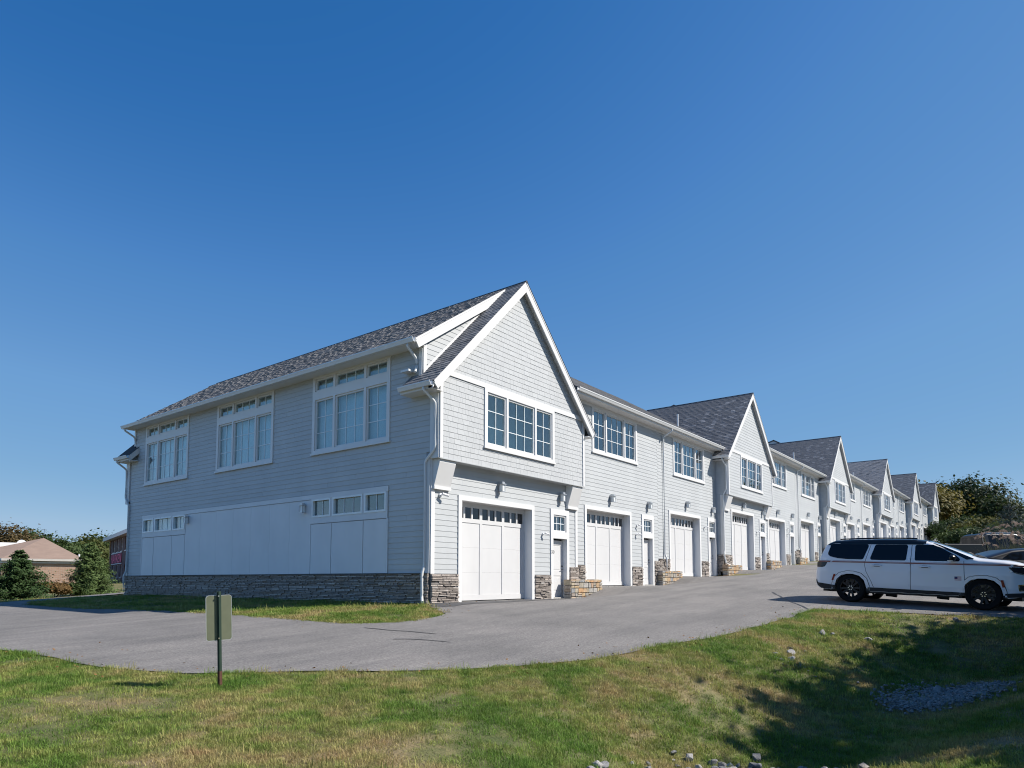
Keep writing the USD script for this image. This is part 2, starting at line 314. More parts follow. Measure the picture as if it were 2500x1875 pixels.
from shapely import contains_xy
import shapely
_nearm = (np.hypot(GX + 2, GY + 4) < 30); _ed = np.full(GX.shape, 9.0); _ed[_nearm] = shapely.distance(road.boundary, shapely.points(GX[_nearm], GY[_nearm]))
edge_w = np.clip((_ed - .1) / .5, 0, 1)
inroad = contains_xy(road.buffer(-.12), GX.ravel(), GY.ravel()).reshape(GX.shape)
GZ = ground_z(GX, GY)
nearw = np.exp(-np.maximum(np.hypot(GX + 2, GY + 8) - 25, 0) / 10)
GZ = GZ + rough(GX, GY) * nearw * (~inroad) * edge_w - .05 * inroad - .004 * (~inroad)
# far away the land rises gently
GZ = GZ + 0.004 * np.maximum(np.hypot(GX, GY) - 150, 0)
ny_, nx_ = GX.shape
idx = np.arange(nx_ * ny_).reshape(ny_, nx_)
GF = np.stack([idx[:-1, :-1], idx[:-1, 1:], idx[1:, 1:], idx[1:, :-1]], -1).reshape(-1, 4)
tag(obj('ground', (np.stack([GX, GY, GZ], -1).reshape(-1, 3), GF), M['soil'], smooth=True), 'mown lawn ground with dry patches sloping to a swale', 'ground', kind='structure')

def drape(pg, off, cell=.45, zf=ground_z):
    x0, y0, x1, y1 = pg.bounds
    xs = axis(x0, max(x0, -13), min(x1, 26), x1, cell, 4); ys = axis(y0, max(y0, -15), min(y1, 4), y1, cell, 3)
    from shapely import box as vbox, intersection, prepare
    X0, Y0 = np.meshgrid(xs[:-1], ys[:-1]); X1, Y1 = np.meshgrid(xs[1:], ys[1:])
    cells = vbox(X0.ravel(), Y0.ravel(), X1.ravel(), Y1.ravel())
    prepare(pg)
    from shapely import intersects, contains
    hit = intersects(pg, cells); full = contains(pg, cells)
    verts = {}; V = []; F = []
    def vid(x, y):
        k = (round(x, 4), round(y, 4))
        if k not in verts: verts[k] = len(V); V.append(k)
        return verts[k]
    for c, h, fu in zip(cells, hit, full):
        if not h: continue
        for p in ([c] if fu else polys(intersection(c, pg))):
            co = list(p.exterior.coords)[:-1]
            if not p.exterior.is_ccw: co = co[::-1]
            if len(co) <= 4 or p.convex_hull.area - p.area < 1e-6:
                ids = [vid(*q) for q in co]
                for i in range(1, len(ids) - 1): F.append([ids[0], ids[i], ids[i + 1]])
            else:
                v2, f = trimesh.creation.triangulate_polygon(p, engine='earcut'); ids = [vid(*q) for q in v2]
                for t in f:
                    a, b, c2 = (v2[i] for i in t)
                    cr = (b[0] - a[0]) * (c2[1] - a[1]) - (b[1] - a[1]) * (c2[0] - a[0])
                    F.append([ids[i] for i in (t if cr > 0 else t[::-1])])
    V = np.array(V); z = zf(V[:, 0], V[:, 1]) + off
    return np.column_stack([V, z]), np.array(F)
tag(obj('road', drape(road, .012), M['asphalt'], smooth=True), 'worn grey asphalt drive running uphill past the garages', 'road', kind='structure')
# dark patch apron where the drive meets the first garage, and sealed cracks
apron = Polygon(wobble([(-.1, .0), (-.55, -.75), (-.2, -1.15), (1.5, -1.35), (4.5, -1.2), (7.0, -.85), (7.1, -.45), (5, -.2), (1.2, -.05), (-.1, 0)], .06, .2, 8)).buffer(0).intersection(road.buffer(-.01))
apron = max(polys(apron), key=lambda p: p.area)
tag(obj('apron', drape(apron, .018, .3), M['new_asphalt'], smooth=True), 'darker asphalt apron in front of the first garage door', 'apron', kind='structure')
for n, pts in enumerate(([(-4.29, -2.32), (-4.2, -3.2), (-4.07, -4.14)], [(-5.19, -3.7), (-4.98, -3.95), (-4.8, -4.21), (-4.6, -5.3), (-4.5, -6.37)])):
    c = LineString(wobble(pts, .06, .08, 20 + n)).buffer(.022)
    tag(obj('crack_seal', drape(c.simplify(.004), .017, .3), M['seal']), ['short black tar line sealing a crack in the drive, nearer the building', 'longer black tar line sealing a crack in the drive, nearer the lawn'][n], 'crack seal', kind='structure')
lotseam = LineString(wobble([(4.9, -8.75), (6.3, -8.0), (7.9, -7.2), (10, -6.2)], .05, .15, 33)).buffer(.03)
tag(obj('crack_seal', drape(lotseam.simplify(.004), .017, .3), M['seal']), 'dark seam in the asphalt behind the white car', 'crack seal', kind='structure')

# ------------------------------------------------------------------ the row of garage townhouses
W, D, OV, REC, ZS, ZB = 7.67, 18.84, .329, .366, .795, 4.04
ZP, XC, SL, SU = 10.41, 3.835, 1.006, .69      # ridge, its x, steep slope, shed slope
EX = -.45                                       # eave x
RK = OV + .21                                   # rake plane: y = -RK
YU = .35
class Pieces:
    """boards, shingles or stones of one thing: those that show largest become parts of their own, the rest one part"""
    def __init__(s, name, m): s.name, s.m, s.l = name, m, []
    def add(s, arr, w): s.l.append((w, arr))
    def flush(s, parent, limit=300):
        s.l.sort(key=lambda t: -t[0])
        for w, a in s.l[:limit]: obj(s.name, a, s.m, parent)
        if s.l[limit:]:
            mb = MB()
            for w, a in s.l[limit:]: mb.add(*a)
            obj(s.name, mb, s.m, parent, kind='stuff')
def weight(P, pg, loc):
    c = pg.centroid; q = P(np.array([[c.x, c.y, 0]]))[0] + np.array(loc)
    return pg.area / (np.linalg.norm(q - CAM) ** 2)
def clap(pc, P, region, holes, loc, v0, exposure=.157, plen=3.66, d1=.016, phase=0):
    x0, y0, x1, y1 = region.bounds
    free = region.difference(unary_union(holes)) if holes else region
    n = int((y1 - v0) / exposure) + 1
    for i in range(n):
        vb = v0 + i * exposure
        row = free.intersection(sbox(x0, vb, x1, vb + exposure - .001))
        for run in polys(row):
            a, b = run.bounds[0], run.bounds[2]
            cuts = [a]; q = math.floor(a / plen) * plen + ((i * 1.37 + phase) % plen)
            while q < b:
                if q - a > .5 and b - q > .5: cuts.append(q)
                q += plen
            cuts.append(b)
            for c0, c1 in zip(cuts[:-1], cuts[1:]):
                for pg in polys(run.intersection(sbox(c0 + .0015, vb - 1, c1 - .0015, vb + 1))):
                    if pg.area < .004: continue
                    pc.add(MB().poly(P, pg, .0, d1, .006, vb, exposure).arrays(), weight(P, pg, loc))
def shakes(pc, P, region, holes, loc, v0, exposure=.157, seed=1):
    r = random.Random(seed); x0, y0, x1, y1 = region.bounds
    free = region.difference(unary_union(holes)) if holes else region
    for i in range(int((y1 - v0) / exposure) + 1):
        vb = v0 + i * exposure; u = x0 - r.random() * .2
        strip = free.intersection(sbox(x0, vb, x1, vb + exposure - .003))
        if strip.is_empty: continue
        while u < x1:
            w = r.choice([.12, .16, .2, .24, .28]); drop = 0
            for pg in polys(strip.intersection(sbox(u + .0016, vb - drop, u + w - .0016, vb + 1))):
                if pg.area > .0015: pc.add(MB().poly(P, pg, 0.0, .0125 + r.uniform(-.0025, .0025), .004, vb, exposure).arrays(), weight(P, pg, loc))
            u += w
def ledge(pc, back, P, u0, u1, v0, v1, loc, seed=1, mb=None):
    """dry-stacked ledge stone: long thin stones of uneven height and depth on a dark backing"""
    r = random.Random(seed); back.pbox(P, u0, u1, v0, v1, .0, .03)
    v = v0
    while v < v1 - .02:
        h = min(r.choice([.04, .05, .06, .08]), v1 - v)
        if v1 - v - h < .03: h = v1 - v
        u = u0
        while u < u1 - .001:
            l = min(r.uniform(.14, .46), u1 - u)
            if u1 - u - l < .09: l = u1 - u
            # now and then two thin stones instead of one
            parts = [(v, v + h)] if r.random() < .75 or h < .06 else [(v, v + h * .5), (v + h * .5, v + h)]
            for a, b in parts:
                d = r.uniform(.05, .105); g = .004; j = lambda: r.uniform(-.006, .006)
                q = np.array([[u + g, a + g, .0], [u + l - g, a + g, .0], [u + g, b - g, .0], [u + l - g, b - g, .0],
                              [u + g + .008 + j(), a + g + .005, d + j()], [u + l - g - .008 + j(), a + g + .004 + j() * .4, d + j()], [u + g + .008, b - g - .006 + j() * .5, d + j()], [u + l - g - .006, b - g - .005, d + j()]])
                pc.add((P(q), BOXF), weight(P, sbox(u, a, u + l, b), loc))
            u += l
        v += h
def roof_tabs(pc, A, B, C, Dq, loc, exposure=.142, seed=3, wfun=None, clipf=None):
    """courses of roof shingles on the quad A (eave left), B (eave right), C (top right), D (top left)"""
    r = random.Random(seed); A, B, C, Dq = map(np.array, (A, B, C, Dq))
    Lh = np.linalg.norm(Dq - A); n = int(Lh / exposure); nrm = np.cross(B - A, Dq - A); nrm = nrm / np.linalg.norm(nrm)
    for i in range(n):
        t0, t1 = i / n, min(1, (i + 1.02) / n)
        L0, R0, L1, R1 = A + (Dq - A) * t0, B + (C - B) * t0, A + (Dq - A) * t1, B + (C - B) * t1
        W0 = np.linalg.norm(R0 - L0)
        if W0 < .05: continue
        s = -r.random() * .3
        while s < W0:
            w = r.choice([.12, .16, .2, .26]); a, b = max(s, 0) / W0, min(s + w - .006, W0) / W0
            if b > a + .01:
                th = r.choice([.006, .006, .012])
                q = np.array([L0 + (R0 - L0) * a, L0 + (R0 - L0) * b, L1 + (R1 - L1) * a, L1 + (R1 - L1) * b])
                v = np.vstack([q + nrm * .001, q + nrm * np.array([[th + .007], [th + .007], [.003], [.003]])])
                arr = (v, BOXF)
                c = q.mean(0) + np.array(loc); pc.add(arr, w * exposure / np.linalg.norm(c - CAM) ** 2)
            s += w
def slab(name, A, B, C, Dq, th, mat, parent): return obj(name, MB().quadprism(A, B, C, Dq, th), mat, parent)

def window(parent, P, rect, units, tiers, casing=.13, sill=True, back=None, label=None, reveal=.05):
    """white casing with mullions; each light has its own sash, pane and bars. units: [(u0,u1,nx)], tiers: [(v0,v1,ny)]"""
    u0, v0, u1, v1 = rect; mb = MB()
    openings = [sbox(a, c, b, e) for a, b, _ in units for c, e, _ in tiers]
    mb.poly(P, sbox(*rect).difference(unary_union(openings)), -.10, .042)
    if sill: mb.pbox(P, u0 - .035, u1 + .035, v0 - .045, v0 + .012, .0, .075)
    w = obj('window', mb, M['white'], parent, label=label)
    for a, b, nx in units:
        for c, e, ny in tiers:
            f = .055; s = MB()
            s.poly(P, sbox(a + .002, c + .002, b - .002, e - .002).difference(sbox(a + f, c + f, b - f, e - f)), -.085, .005)
            obj('sash', s, M['white'], w)
            obj('pane', MB().pbox(P, a + f, b - f, c + f, e - f, -.045, -.039), M['glass'], w)
            g = MB()
            for i in range(1, nx): q = a + f + (b - a - 2 * f) * i / nx; g.pbox(P, q - .011, q + .011, c + f, e - f, -.036, -.024)
            for i in range(1, ny): q = c + f + (e - c - 2 * f) * i / ny; g.pbox(P, a + f, b - f, q - .011, q + .011, -.0355, -.0235)
            if g.n: obj('grille', g, M['grille'], w)
    return w

def lantern(parent, P, u, v):
    m = MB().pbox(P, u - .055, u + .055, v + .06, v + .3, .02, .045)
    m.poly(P, sbox(u - .028, v + .2, u + .028, v + .27), .045, .15)
    cx = .13
    m.pbox(P, u - .095, u + .095, v + .215, v + .24, cx - .085, cx + .095)
    m.pbox(P, u - .06, u + .06, v + .24, v + .3, cx - .055, cx + .06)
    m.pbox(P, u - .07, u + .07, v - .02, v + .005, cx - .065, cx + .07)
    for a in (-1, 1):
        for b in (-1, 1): m.pbox(P, u + a * .066 - .007, u + a * .066 + .007, v, v + .22, cx + b * .066 - .007, cx + b * .066 + .007)
    l = obj('wall_lantern', m, M['lamp'], parent)
    obj('lamp_glass', MB().pbox(P, u - .055, u + .055, v + .006, v + .214, cx - .055, cx + .055), M['lamp_glass'], l)
def cctv(parent, P, u, v, s=1.0):
    m = MB()
    m.tube(P(np.array([[u, v, .02], [u, v, .06]])), .055 * s, 14)
    m.tube(P(np.array([[u, v, .05], [u + .02, v + .01, .13]])), .02 * s, 8)
    c = obj('security_camera', m, M['cam_white'], parent)
    obj('camera_body', MB().tube(P(np.array([[u - .02 * s, v + .03, .13], [u + .15 * s, v - .01, .19]])), .036 * s, 12), M['cam_white'], c)
    obj('lens', MB().tube(P(np.array([[u + .15 * s, v - .01, .19], [u + .158 * s, v - .012, .193]])), .03 * s, 12), M['black'], c)
def downspout(parent, pts, w=.072):
    """rounded rectangular leader with elbows"""
    pts = np.array(pts, float); out = [pts[0]]
    for i in range(1, len(pts) - 1):
        a, b, c = pts[i - 1], pts[i], pts[i + 1]; r = min(.09, np.linalg.norm(a - b) * .45, np.linalg.norm(c - b) * .45)
        p0 = b + (a - b) / np.linalg.norm(a - b) * r; p1 = b + (c - b) / np.linalg.norm(c - b) * r
        out += [p0, .25 * p0 + .5 * b + .25 * p1, p1]
    out.append(pts[-1])
    return obj('downspout', MB().tube(out, w * .56, 10), M['gutter'], parent, smooth=50)
def gutter(parent, a, b, out):
    """open K-profile gutter from a to b (back top edge), 'out' points away from the wall"""
    a, b, o = np.array(a, float), np.array(b, float), np.array(out, float); z = np.array([0, 0, 1.0])
    prof = [(0, 0), (.0, -.125), (.075, -.125), (.105, -.06), (.125, -.03), (.125, .0), (.113, 0), (.113, -.03), (.095, -.055), (.07, -.113), (.012, -.113), (.012, 0)]
    v = np.array([p + o * q[0] + z * q[1] for p in (a, b) for q in prof]); n = len(prof); f = []
    for i in range(n):
        j = (i + 1) % n; f.append([i, j, n + j, n + i])
    pg = Polygon(prof); t, tf = trimesh.creation.triangulate_polygon(pg, engine='earcut')
    mp = [min(range(n), key=lambda k: (prof[k][0] - q[0]) ** 2 + (prof[k][1] - q[1]) ** 2) for q in t]
    F = np.vstack([np.array(f)[:, [0, 1, 2]], np.array(f)[:, [0, 2, 3]], [[mp[c] for c in x] for x in tf], [[n + mp[c] for c in x[::-1]] for x in tf]])
    return obj('gutter', (v, F), M['gutter'], parent)

GA, GB, DA, DB, TR = 1.14, 4.948, 5.92, 7.087, .15
def ground_floor(parent, P, w, gt, dt, loc, planks, stones, ztop, seed, cams, lans, cb=True, stone_end=None):
    """one bay: garage door, entry door with transom, ledge-stone base, clapboards; returns nothing"""
    ub = stone_end or w
    go = sbox(GA + TR, -.3, GB - TR, gt - TR); do = sbox(DA + TR, -.3, DB - TR, 2.09); to = sbox(DA + TR + .03, dt - .8, DB - TR - .03, dt - .2)
    obj('wall', MB().poly(P, sbox(0, -.6, ub, ztop).difference(unary_union([go.buffer(.022, join_style=2), do.buffer(.022, join_style=2), to.buffer(-.02, join_style=2)])), -.2, .0), M['wall'], parent)
    # garage surround
    m = MB(); m.poly(P, sbox(GA, -.02, GB, gt).difference(sbox(GA + TR, -.3, GB - TR, gt - TR)), -.001, .045)
    for a, b in ((GA + TR - .02, GA + TR), (GB - TR, GB - TR + .02)): m.pbox(P, a, b, -.02, gt - TR, -.36, -.001)
    m.pbox(P, GA + TR, GB - TR, gt - TR, gt - TR + .02, -.36, -.001)
    obj('garage_trim', m, M['white'], parent)
    x0, x1, top = GA + TR + .004, GB - TR - .004, gt - TR
    cols = [(x0 + .09, x0 + 1.17), (x0 + 1.29, x1 - 1.22), (x1 - 1.1, x1 - .09)]
    wz0, wz1 = 2.50 + (gt - 3.13), 2.84 + (gt - 3.13)
    holes = []
    for a, b in cols:
        n = 3; ww = (b - a) / n
        holes += [sbox(a + i * ww + .035 * (i > 0), wz0, a + (i + 1) * ww - .035 * (i < n - 1), wz1) for i in range(n)]
    fields = [sbox(a, .17, b, wz0 - .13) for a, b in cols]
    g = obj('garage_door', MB().poly(P, sbox(x0, .012, x1, top).difference(unary_union(holes + fields)), -.33, -.27), M['door_white'], parent)
    for f in fields:
        a, c, b, e = f.bounds; zs = [c, .86, 1.62, e]
        for z0, z1 in zip(zs[:-1], zs[1:]): obj('panel', MB().pbox(P, a, b, z0 + .0012, z1 - .0012, -.325, -.288), M['door_white'], g)
    for h in holes: a, c, b, e = h.bounds; obj('pane', MB().pbox(P, a, b, c, e, -.305, -.30), M['dark_glass'], g)
    obj('rubber_seal', MB().pbox(P, x0, x1, -.02, .012, -.32, -.275), M['black'], g)
    obj('doorstep', MB().pbox(P, GA + TR, GB - TR, -.5, -.021, -.36, .02), M['concrete'], parent)
    # entry door
    m = MB(); m.poly(P, sbox(DA, -.02, DB, dt).difference(unary_union([do, to])), -.001, .045)
    for a, b in ((DA + TR - .02, DA + TR), (DB - TR, DB - TR + .02)): m.pbox(P, a, b, -.02, 2.09, -.2, -.001)
    m.pbox(P, DA + TR, DB - TR, 2.09, 2.11, -.2, -.001)
    obj('door_trim', m, M['white'], parent)
    a, b = DA + TR + .003, DB - TR - .003
    fl = [sbox(a + .13, .95, b - .13, 1.86), sbox(a + .13, .22, b - .13, .78)]
    d = obj('door', MB().poly(P, sbox(a, .03, b, 2.03).difference(unary_union(fl)), -.19, -.14), M['door_white'], parent)
    for f in fl: q = f.bounds; obj('panel', MB().pbox(P, q[0], q[2], q[1], q[3], -.185, -.152).pbox(P, q[0] + .06, q[2] - .06, q[1] + .06, q[3] - .06, -.16, -.143), M['door_white'], d)
    obj('handle', MB().tube(P(np.array([[b - .07, 1.0, -.14], [b - .07, 1.0, -.085]])), .014, 8).tube(P(np.array([[b - .07, 1.0, -.085], [b - .19, 1.0, -.08]])), .011, 8).tube(P(np.array([[b - .07, 1.12, -.14], [b - .07, 1.12, -.118]])), .028, 10), M['black'], d)
    obj('doorstep', MB().pbox(P, DA + TR, DB - TR, -.5, .026, -.2, .03), M['concrete'], parent)
    q = to.bounds
    t = obj('transom', MB().poly(P, to.difference(sbox(q[0] + .055, q[1] + .055, q[2] - .055, q[3] - .055)), -.09, .012), M['white'], parent)
    obj('pane', MB().pbox(P, q[0] + .055, q[2] - .055, q[1] + .055, q[3] - .055, -.045, -.04), M['glass'], t)
    gm = MB()
    for i in (1, 2): s = q[0] + .055 + (q[2] - q[0] - .11) * i / 3; gm.pbox(P, s - .011, s + .011, q[1] + .055, q[3] - .055, -.035, -.02)
    s = (q[1] + q[3]) / 2; gm.pbox(P, q[0] + .055, q[2] - .055, s - .011, s + .011, -.0345, -.0195)
    obj('grille', gm, M['grille'], t)
    # stone base, clapboards above it
    bk = MB()
    for i, (a, b) in enumerate(((0, GA), (GB, DA), (DB, ub))):
        zt = ZS if i < 2 else ZS + (.30 if stone_end is None else .3)
        ledge(stones, bk, P, a + .002, b - .002, -.14, zt, loc, seed + i)
    obj('stone_backing', bk, M['mortar'], parent, kind='stuff')
    holes = [sbox(GA, -1, GB, gt), sbox(DA, -1, DB, dt), sbox(DB - .01, -1, ub + .01, ZS + .3)]
    if cb: holes += [sbox(-.01, 0, .15, 9), sbox(ub - .15, 0, ub + .01, 9)]
    clap(planks, P, sbox(0, ZS + .012, ub, ztop), holes, loc, ZS + .012 - .04, phase=seed)
    if cb:
        obj('corner_board', MB().pbox(P, 0, .148, ZS + .005, ztop, 0, .036), M['white'], parent)
        obj('corner_board', MB().pbox(P, ub - .148, ub, ZS + .305, ztop, 0, .036), M['white'], parent)
    for u, v in lans: lantern(parent, P, u, v)
    for u, v in cams: cctv(parent, P, u, v, .8 if u > 1 else 1.1)
    # room behind
    sh = MB(); yb = P.o[1] + 5.5; y0 = P.o[1] + .2; x = P.o[0]
    sh.box(x + .1, x + w - .1, yb, yb + .1, -.3, ztop - .2).box(x + .05, x + .1, y0, yb, -.3, ztop - .2).box(x + w - .1, x + w - .05, y0, yb, -.3, ztop - .2)
    sh.box(x + .05, x + w - .05, y0, yb, -.35, -.3).box(x + .05, x + w - .05, y0, yb, ztop - .25, ztop - .2)
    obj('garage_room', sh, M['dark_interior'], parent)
def room(parent, x0, x1, y0, y1, z0, z1, m):
    sh = MB().box(x0, x1, y1, y1 + .1, z0, z1).box(x0, x0 + .05, y0, y1, z0, z1).box(x1 - .05, x1, y0, y1, z0, z1).box(x0 + .05, x1 - .05, y0, y1, z0, z0 + .05).box(x0 + .05, x1 - .05, y0, y1, z1 - .05, z1)
    return obj('upper_room', sh, m, parent)
def three(u0, u1, cas=.13, mull=.09, side=.94):
    a = u0 + cas; b = u1 - cas
    return [(a, a + side, 2), (a + side + mull, b - side - mull, 3), (b - side, b, 2)]
def bracket(parent, x0, x1):
    prof = [(0, ZB - .01), (-OV + .03, ZB - .01), (-OV + .03, ZB - .1), (-.085, 3.28), (0, 3.28)]
    n = len(prof); v = [(x, y, z) for x in (x0, x1) for y, z in prof]
    f = [[i, (i + 1) % n, n + (i + 1) % n, n + i] for i in range(n)]
    F = [list(x)[:3] for x in f] + [[x[0], x[2], x[3]] for x in f] + [[0, i + 1, i] for i in range(1, n - 1)] + [[n, n + i, n + i + 1] for i in range(1, n - 1)]
    F = np.array(F)[:, ::-1]
    m = MB().add(v, F); b = obj('bracket', m, M['white'], parent)
    obj('bracket_foot', MB().box(x0 - .01, x1 + .01, -.11, -.001, 3.19, 3.278), M['white'], b)
    obj('bracket_cap', MB().box(x0 - .01, x1 + .01, -OV + .012, -.001, ZB - .008, ZB - .002), M['white'], b)

def rake(x_lo, x_hi, slope_sign, zp, sl, w, trim_lo=True):
    """rake board outline in (x, z): along the roof line, w wide square to it, ends cut square / plumb at the peak"""
    k = math.sqrt(1 + sl * sl); dz = w * k
    za = zp - sl * abs(XC - x_lo); zb = zp - sl * abs(XC - x_hi)
    lo, hi = (x_lo, za), (x_hi, zb)
    dx = w * sl / k * (1 if x_hi > x_lo else -1)
    return Polygon([lo, hi, (x_hi, zb - dz), (x_lo + dx, za - w / k)])

def gable_front(parent, P, loc, zp_planks, shingled, pcs, roof_pc, back_left, right_back, seed):
    """overhanging upper storey and steep gable with its windows, band, rakes, roof slopes and brackets (P: plane y = -OV)"""
    ZE = ZP - SL * XC - .1
    region = Polygon([(0, ZB), (W, ZB), (W, ZE), (XC, ZP - .1), (0, ZE)])
    wr = (1.94, 4.65, 5.70, 6.46)
    hole = sbox(1.94 + .05, 4.7, 5.65, 6.41)
    obj('wall', MB().poly(P, region.difference(hole), -.16, 0), M['wall'], parent, label=None)
    band = sbox(.1, 6.462, W - .1, 6.606).intersection(region)
    holes = [sbox(*wr), sbox(0, 6.46, W, 6.608), sbox(-.01, 0, .115, ZE + .1), sbox(W - .115, 0, W + .01, ZE + .1), sbox(wr[0] - .04, wr[1] - .05, wr[2] + .04, wr[1])]
    if shingled: shakes(pcs, P, region, holes, loc, ZB + .012, seed=seed)
    else: clap(pcs, P, region, holes, loc, ZB + .012)
    obj('band', MB().poly(P, band, 0, .04), M['white'], parent)
    for a, b in ((0, .113), (W - .113, W)): obj('corner_board', MB().pbox(P, a, b, ZB, ZE - .02, .001, .036), M['white'], parent)
    window(parent, P, wr, three(wr[0], wr[2]), [(4.65 + .1, 6.46 - .1, 3)])
    obj('soffit', MB().box(0.002, W - .002, -OV + .002, -.002, ZB - .012, ZB + .01), M['siding'], parent)
    obj('drip_trim', MB().box(-.01, W + .01, -OV - .03, -OV + .001, ZB - .02, ZB + .01), M['siding'], parent)
    bracket(parent, .06, .73); bracket(parent, W - .73, W - .06)
    # rakes
    PR = Plane((0, -RK, 0), (1, 0, 0), (0, -1, 0)); WR = .235
    for xl in (EX, W - EX):
        obj('rake_board', MB().poly(PR, rake(xl, XC, 1, ZP - .03, SL, WR), -.035, 0), M['white'], parent)
        pg = rake(xl, XC, 1, ZP - .005, SL, .05)
        obj('rake_moulding', MB().poly(PR, pg, 0, .012), M['white'], parent)
    zl = lambda x, o=0: ZP - SL * abs(XC - x) - o
    for xl, xs in ((EX, 0), (W - EX, W)):
        m = MB(); y0, y1 = -RK + .036, -OV
        o1 = .19
        a, b = (xl, xs)
        m.add([(xl, y0, zl(xl, o1)), (xl, y1, zl(xl, o1)), (XC, y1, zl(XC, o1)), (XC, y0, zl(XC, o1)), (xl, y0, zl(xl, .03)), (xl, y1, zl(xl, .03)), (XC, y1, zl(XC, .03)), (XC, y0, zl(XC, .03))],
              np.array([[0, 1, 2, 3], [7, 6, 5, 4], [0, 4, 5, 1], [1, 5, 6, 2], [2, 6, 7, 3], [3, 7, 4, 0]]) if xl < XC else np.array([[3, 2, 1, 0], [4, 5, 6, 7], [1, 5, 4, 0], [2, 6, 5, 1], [3, 7, 6, 2], [0, 4, 7, 3]]))
        obj('soffit', m, M['white'], parent)
    return zl

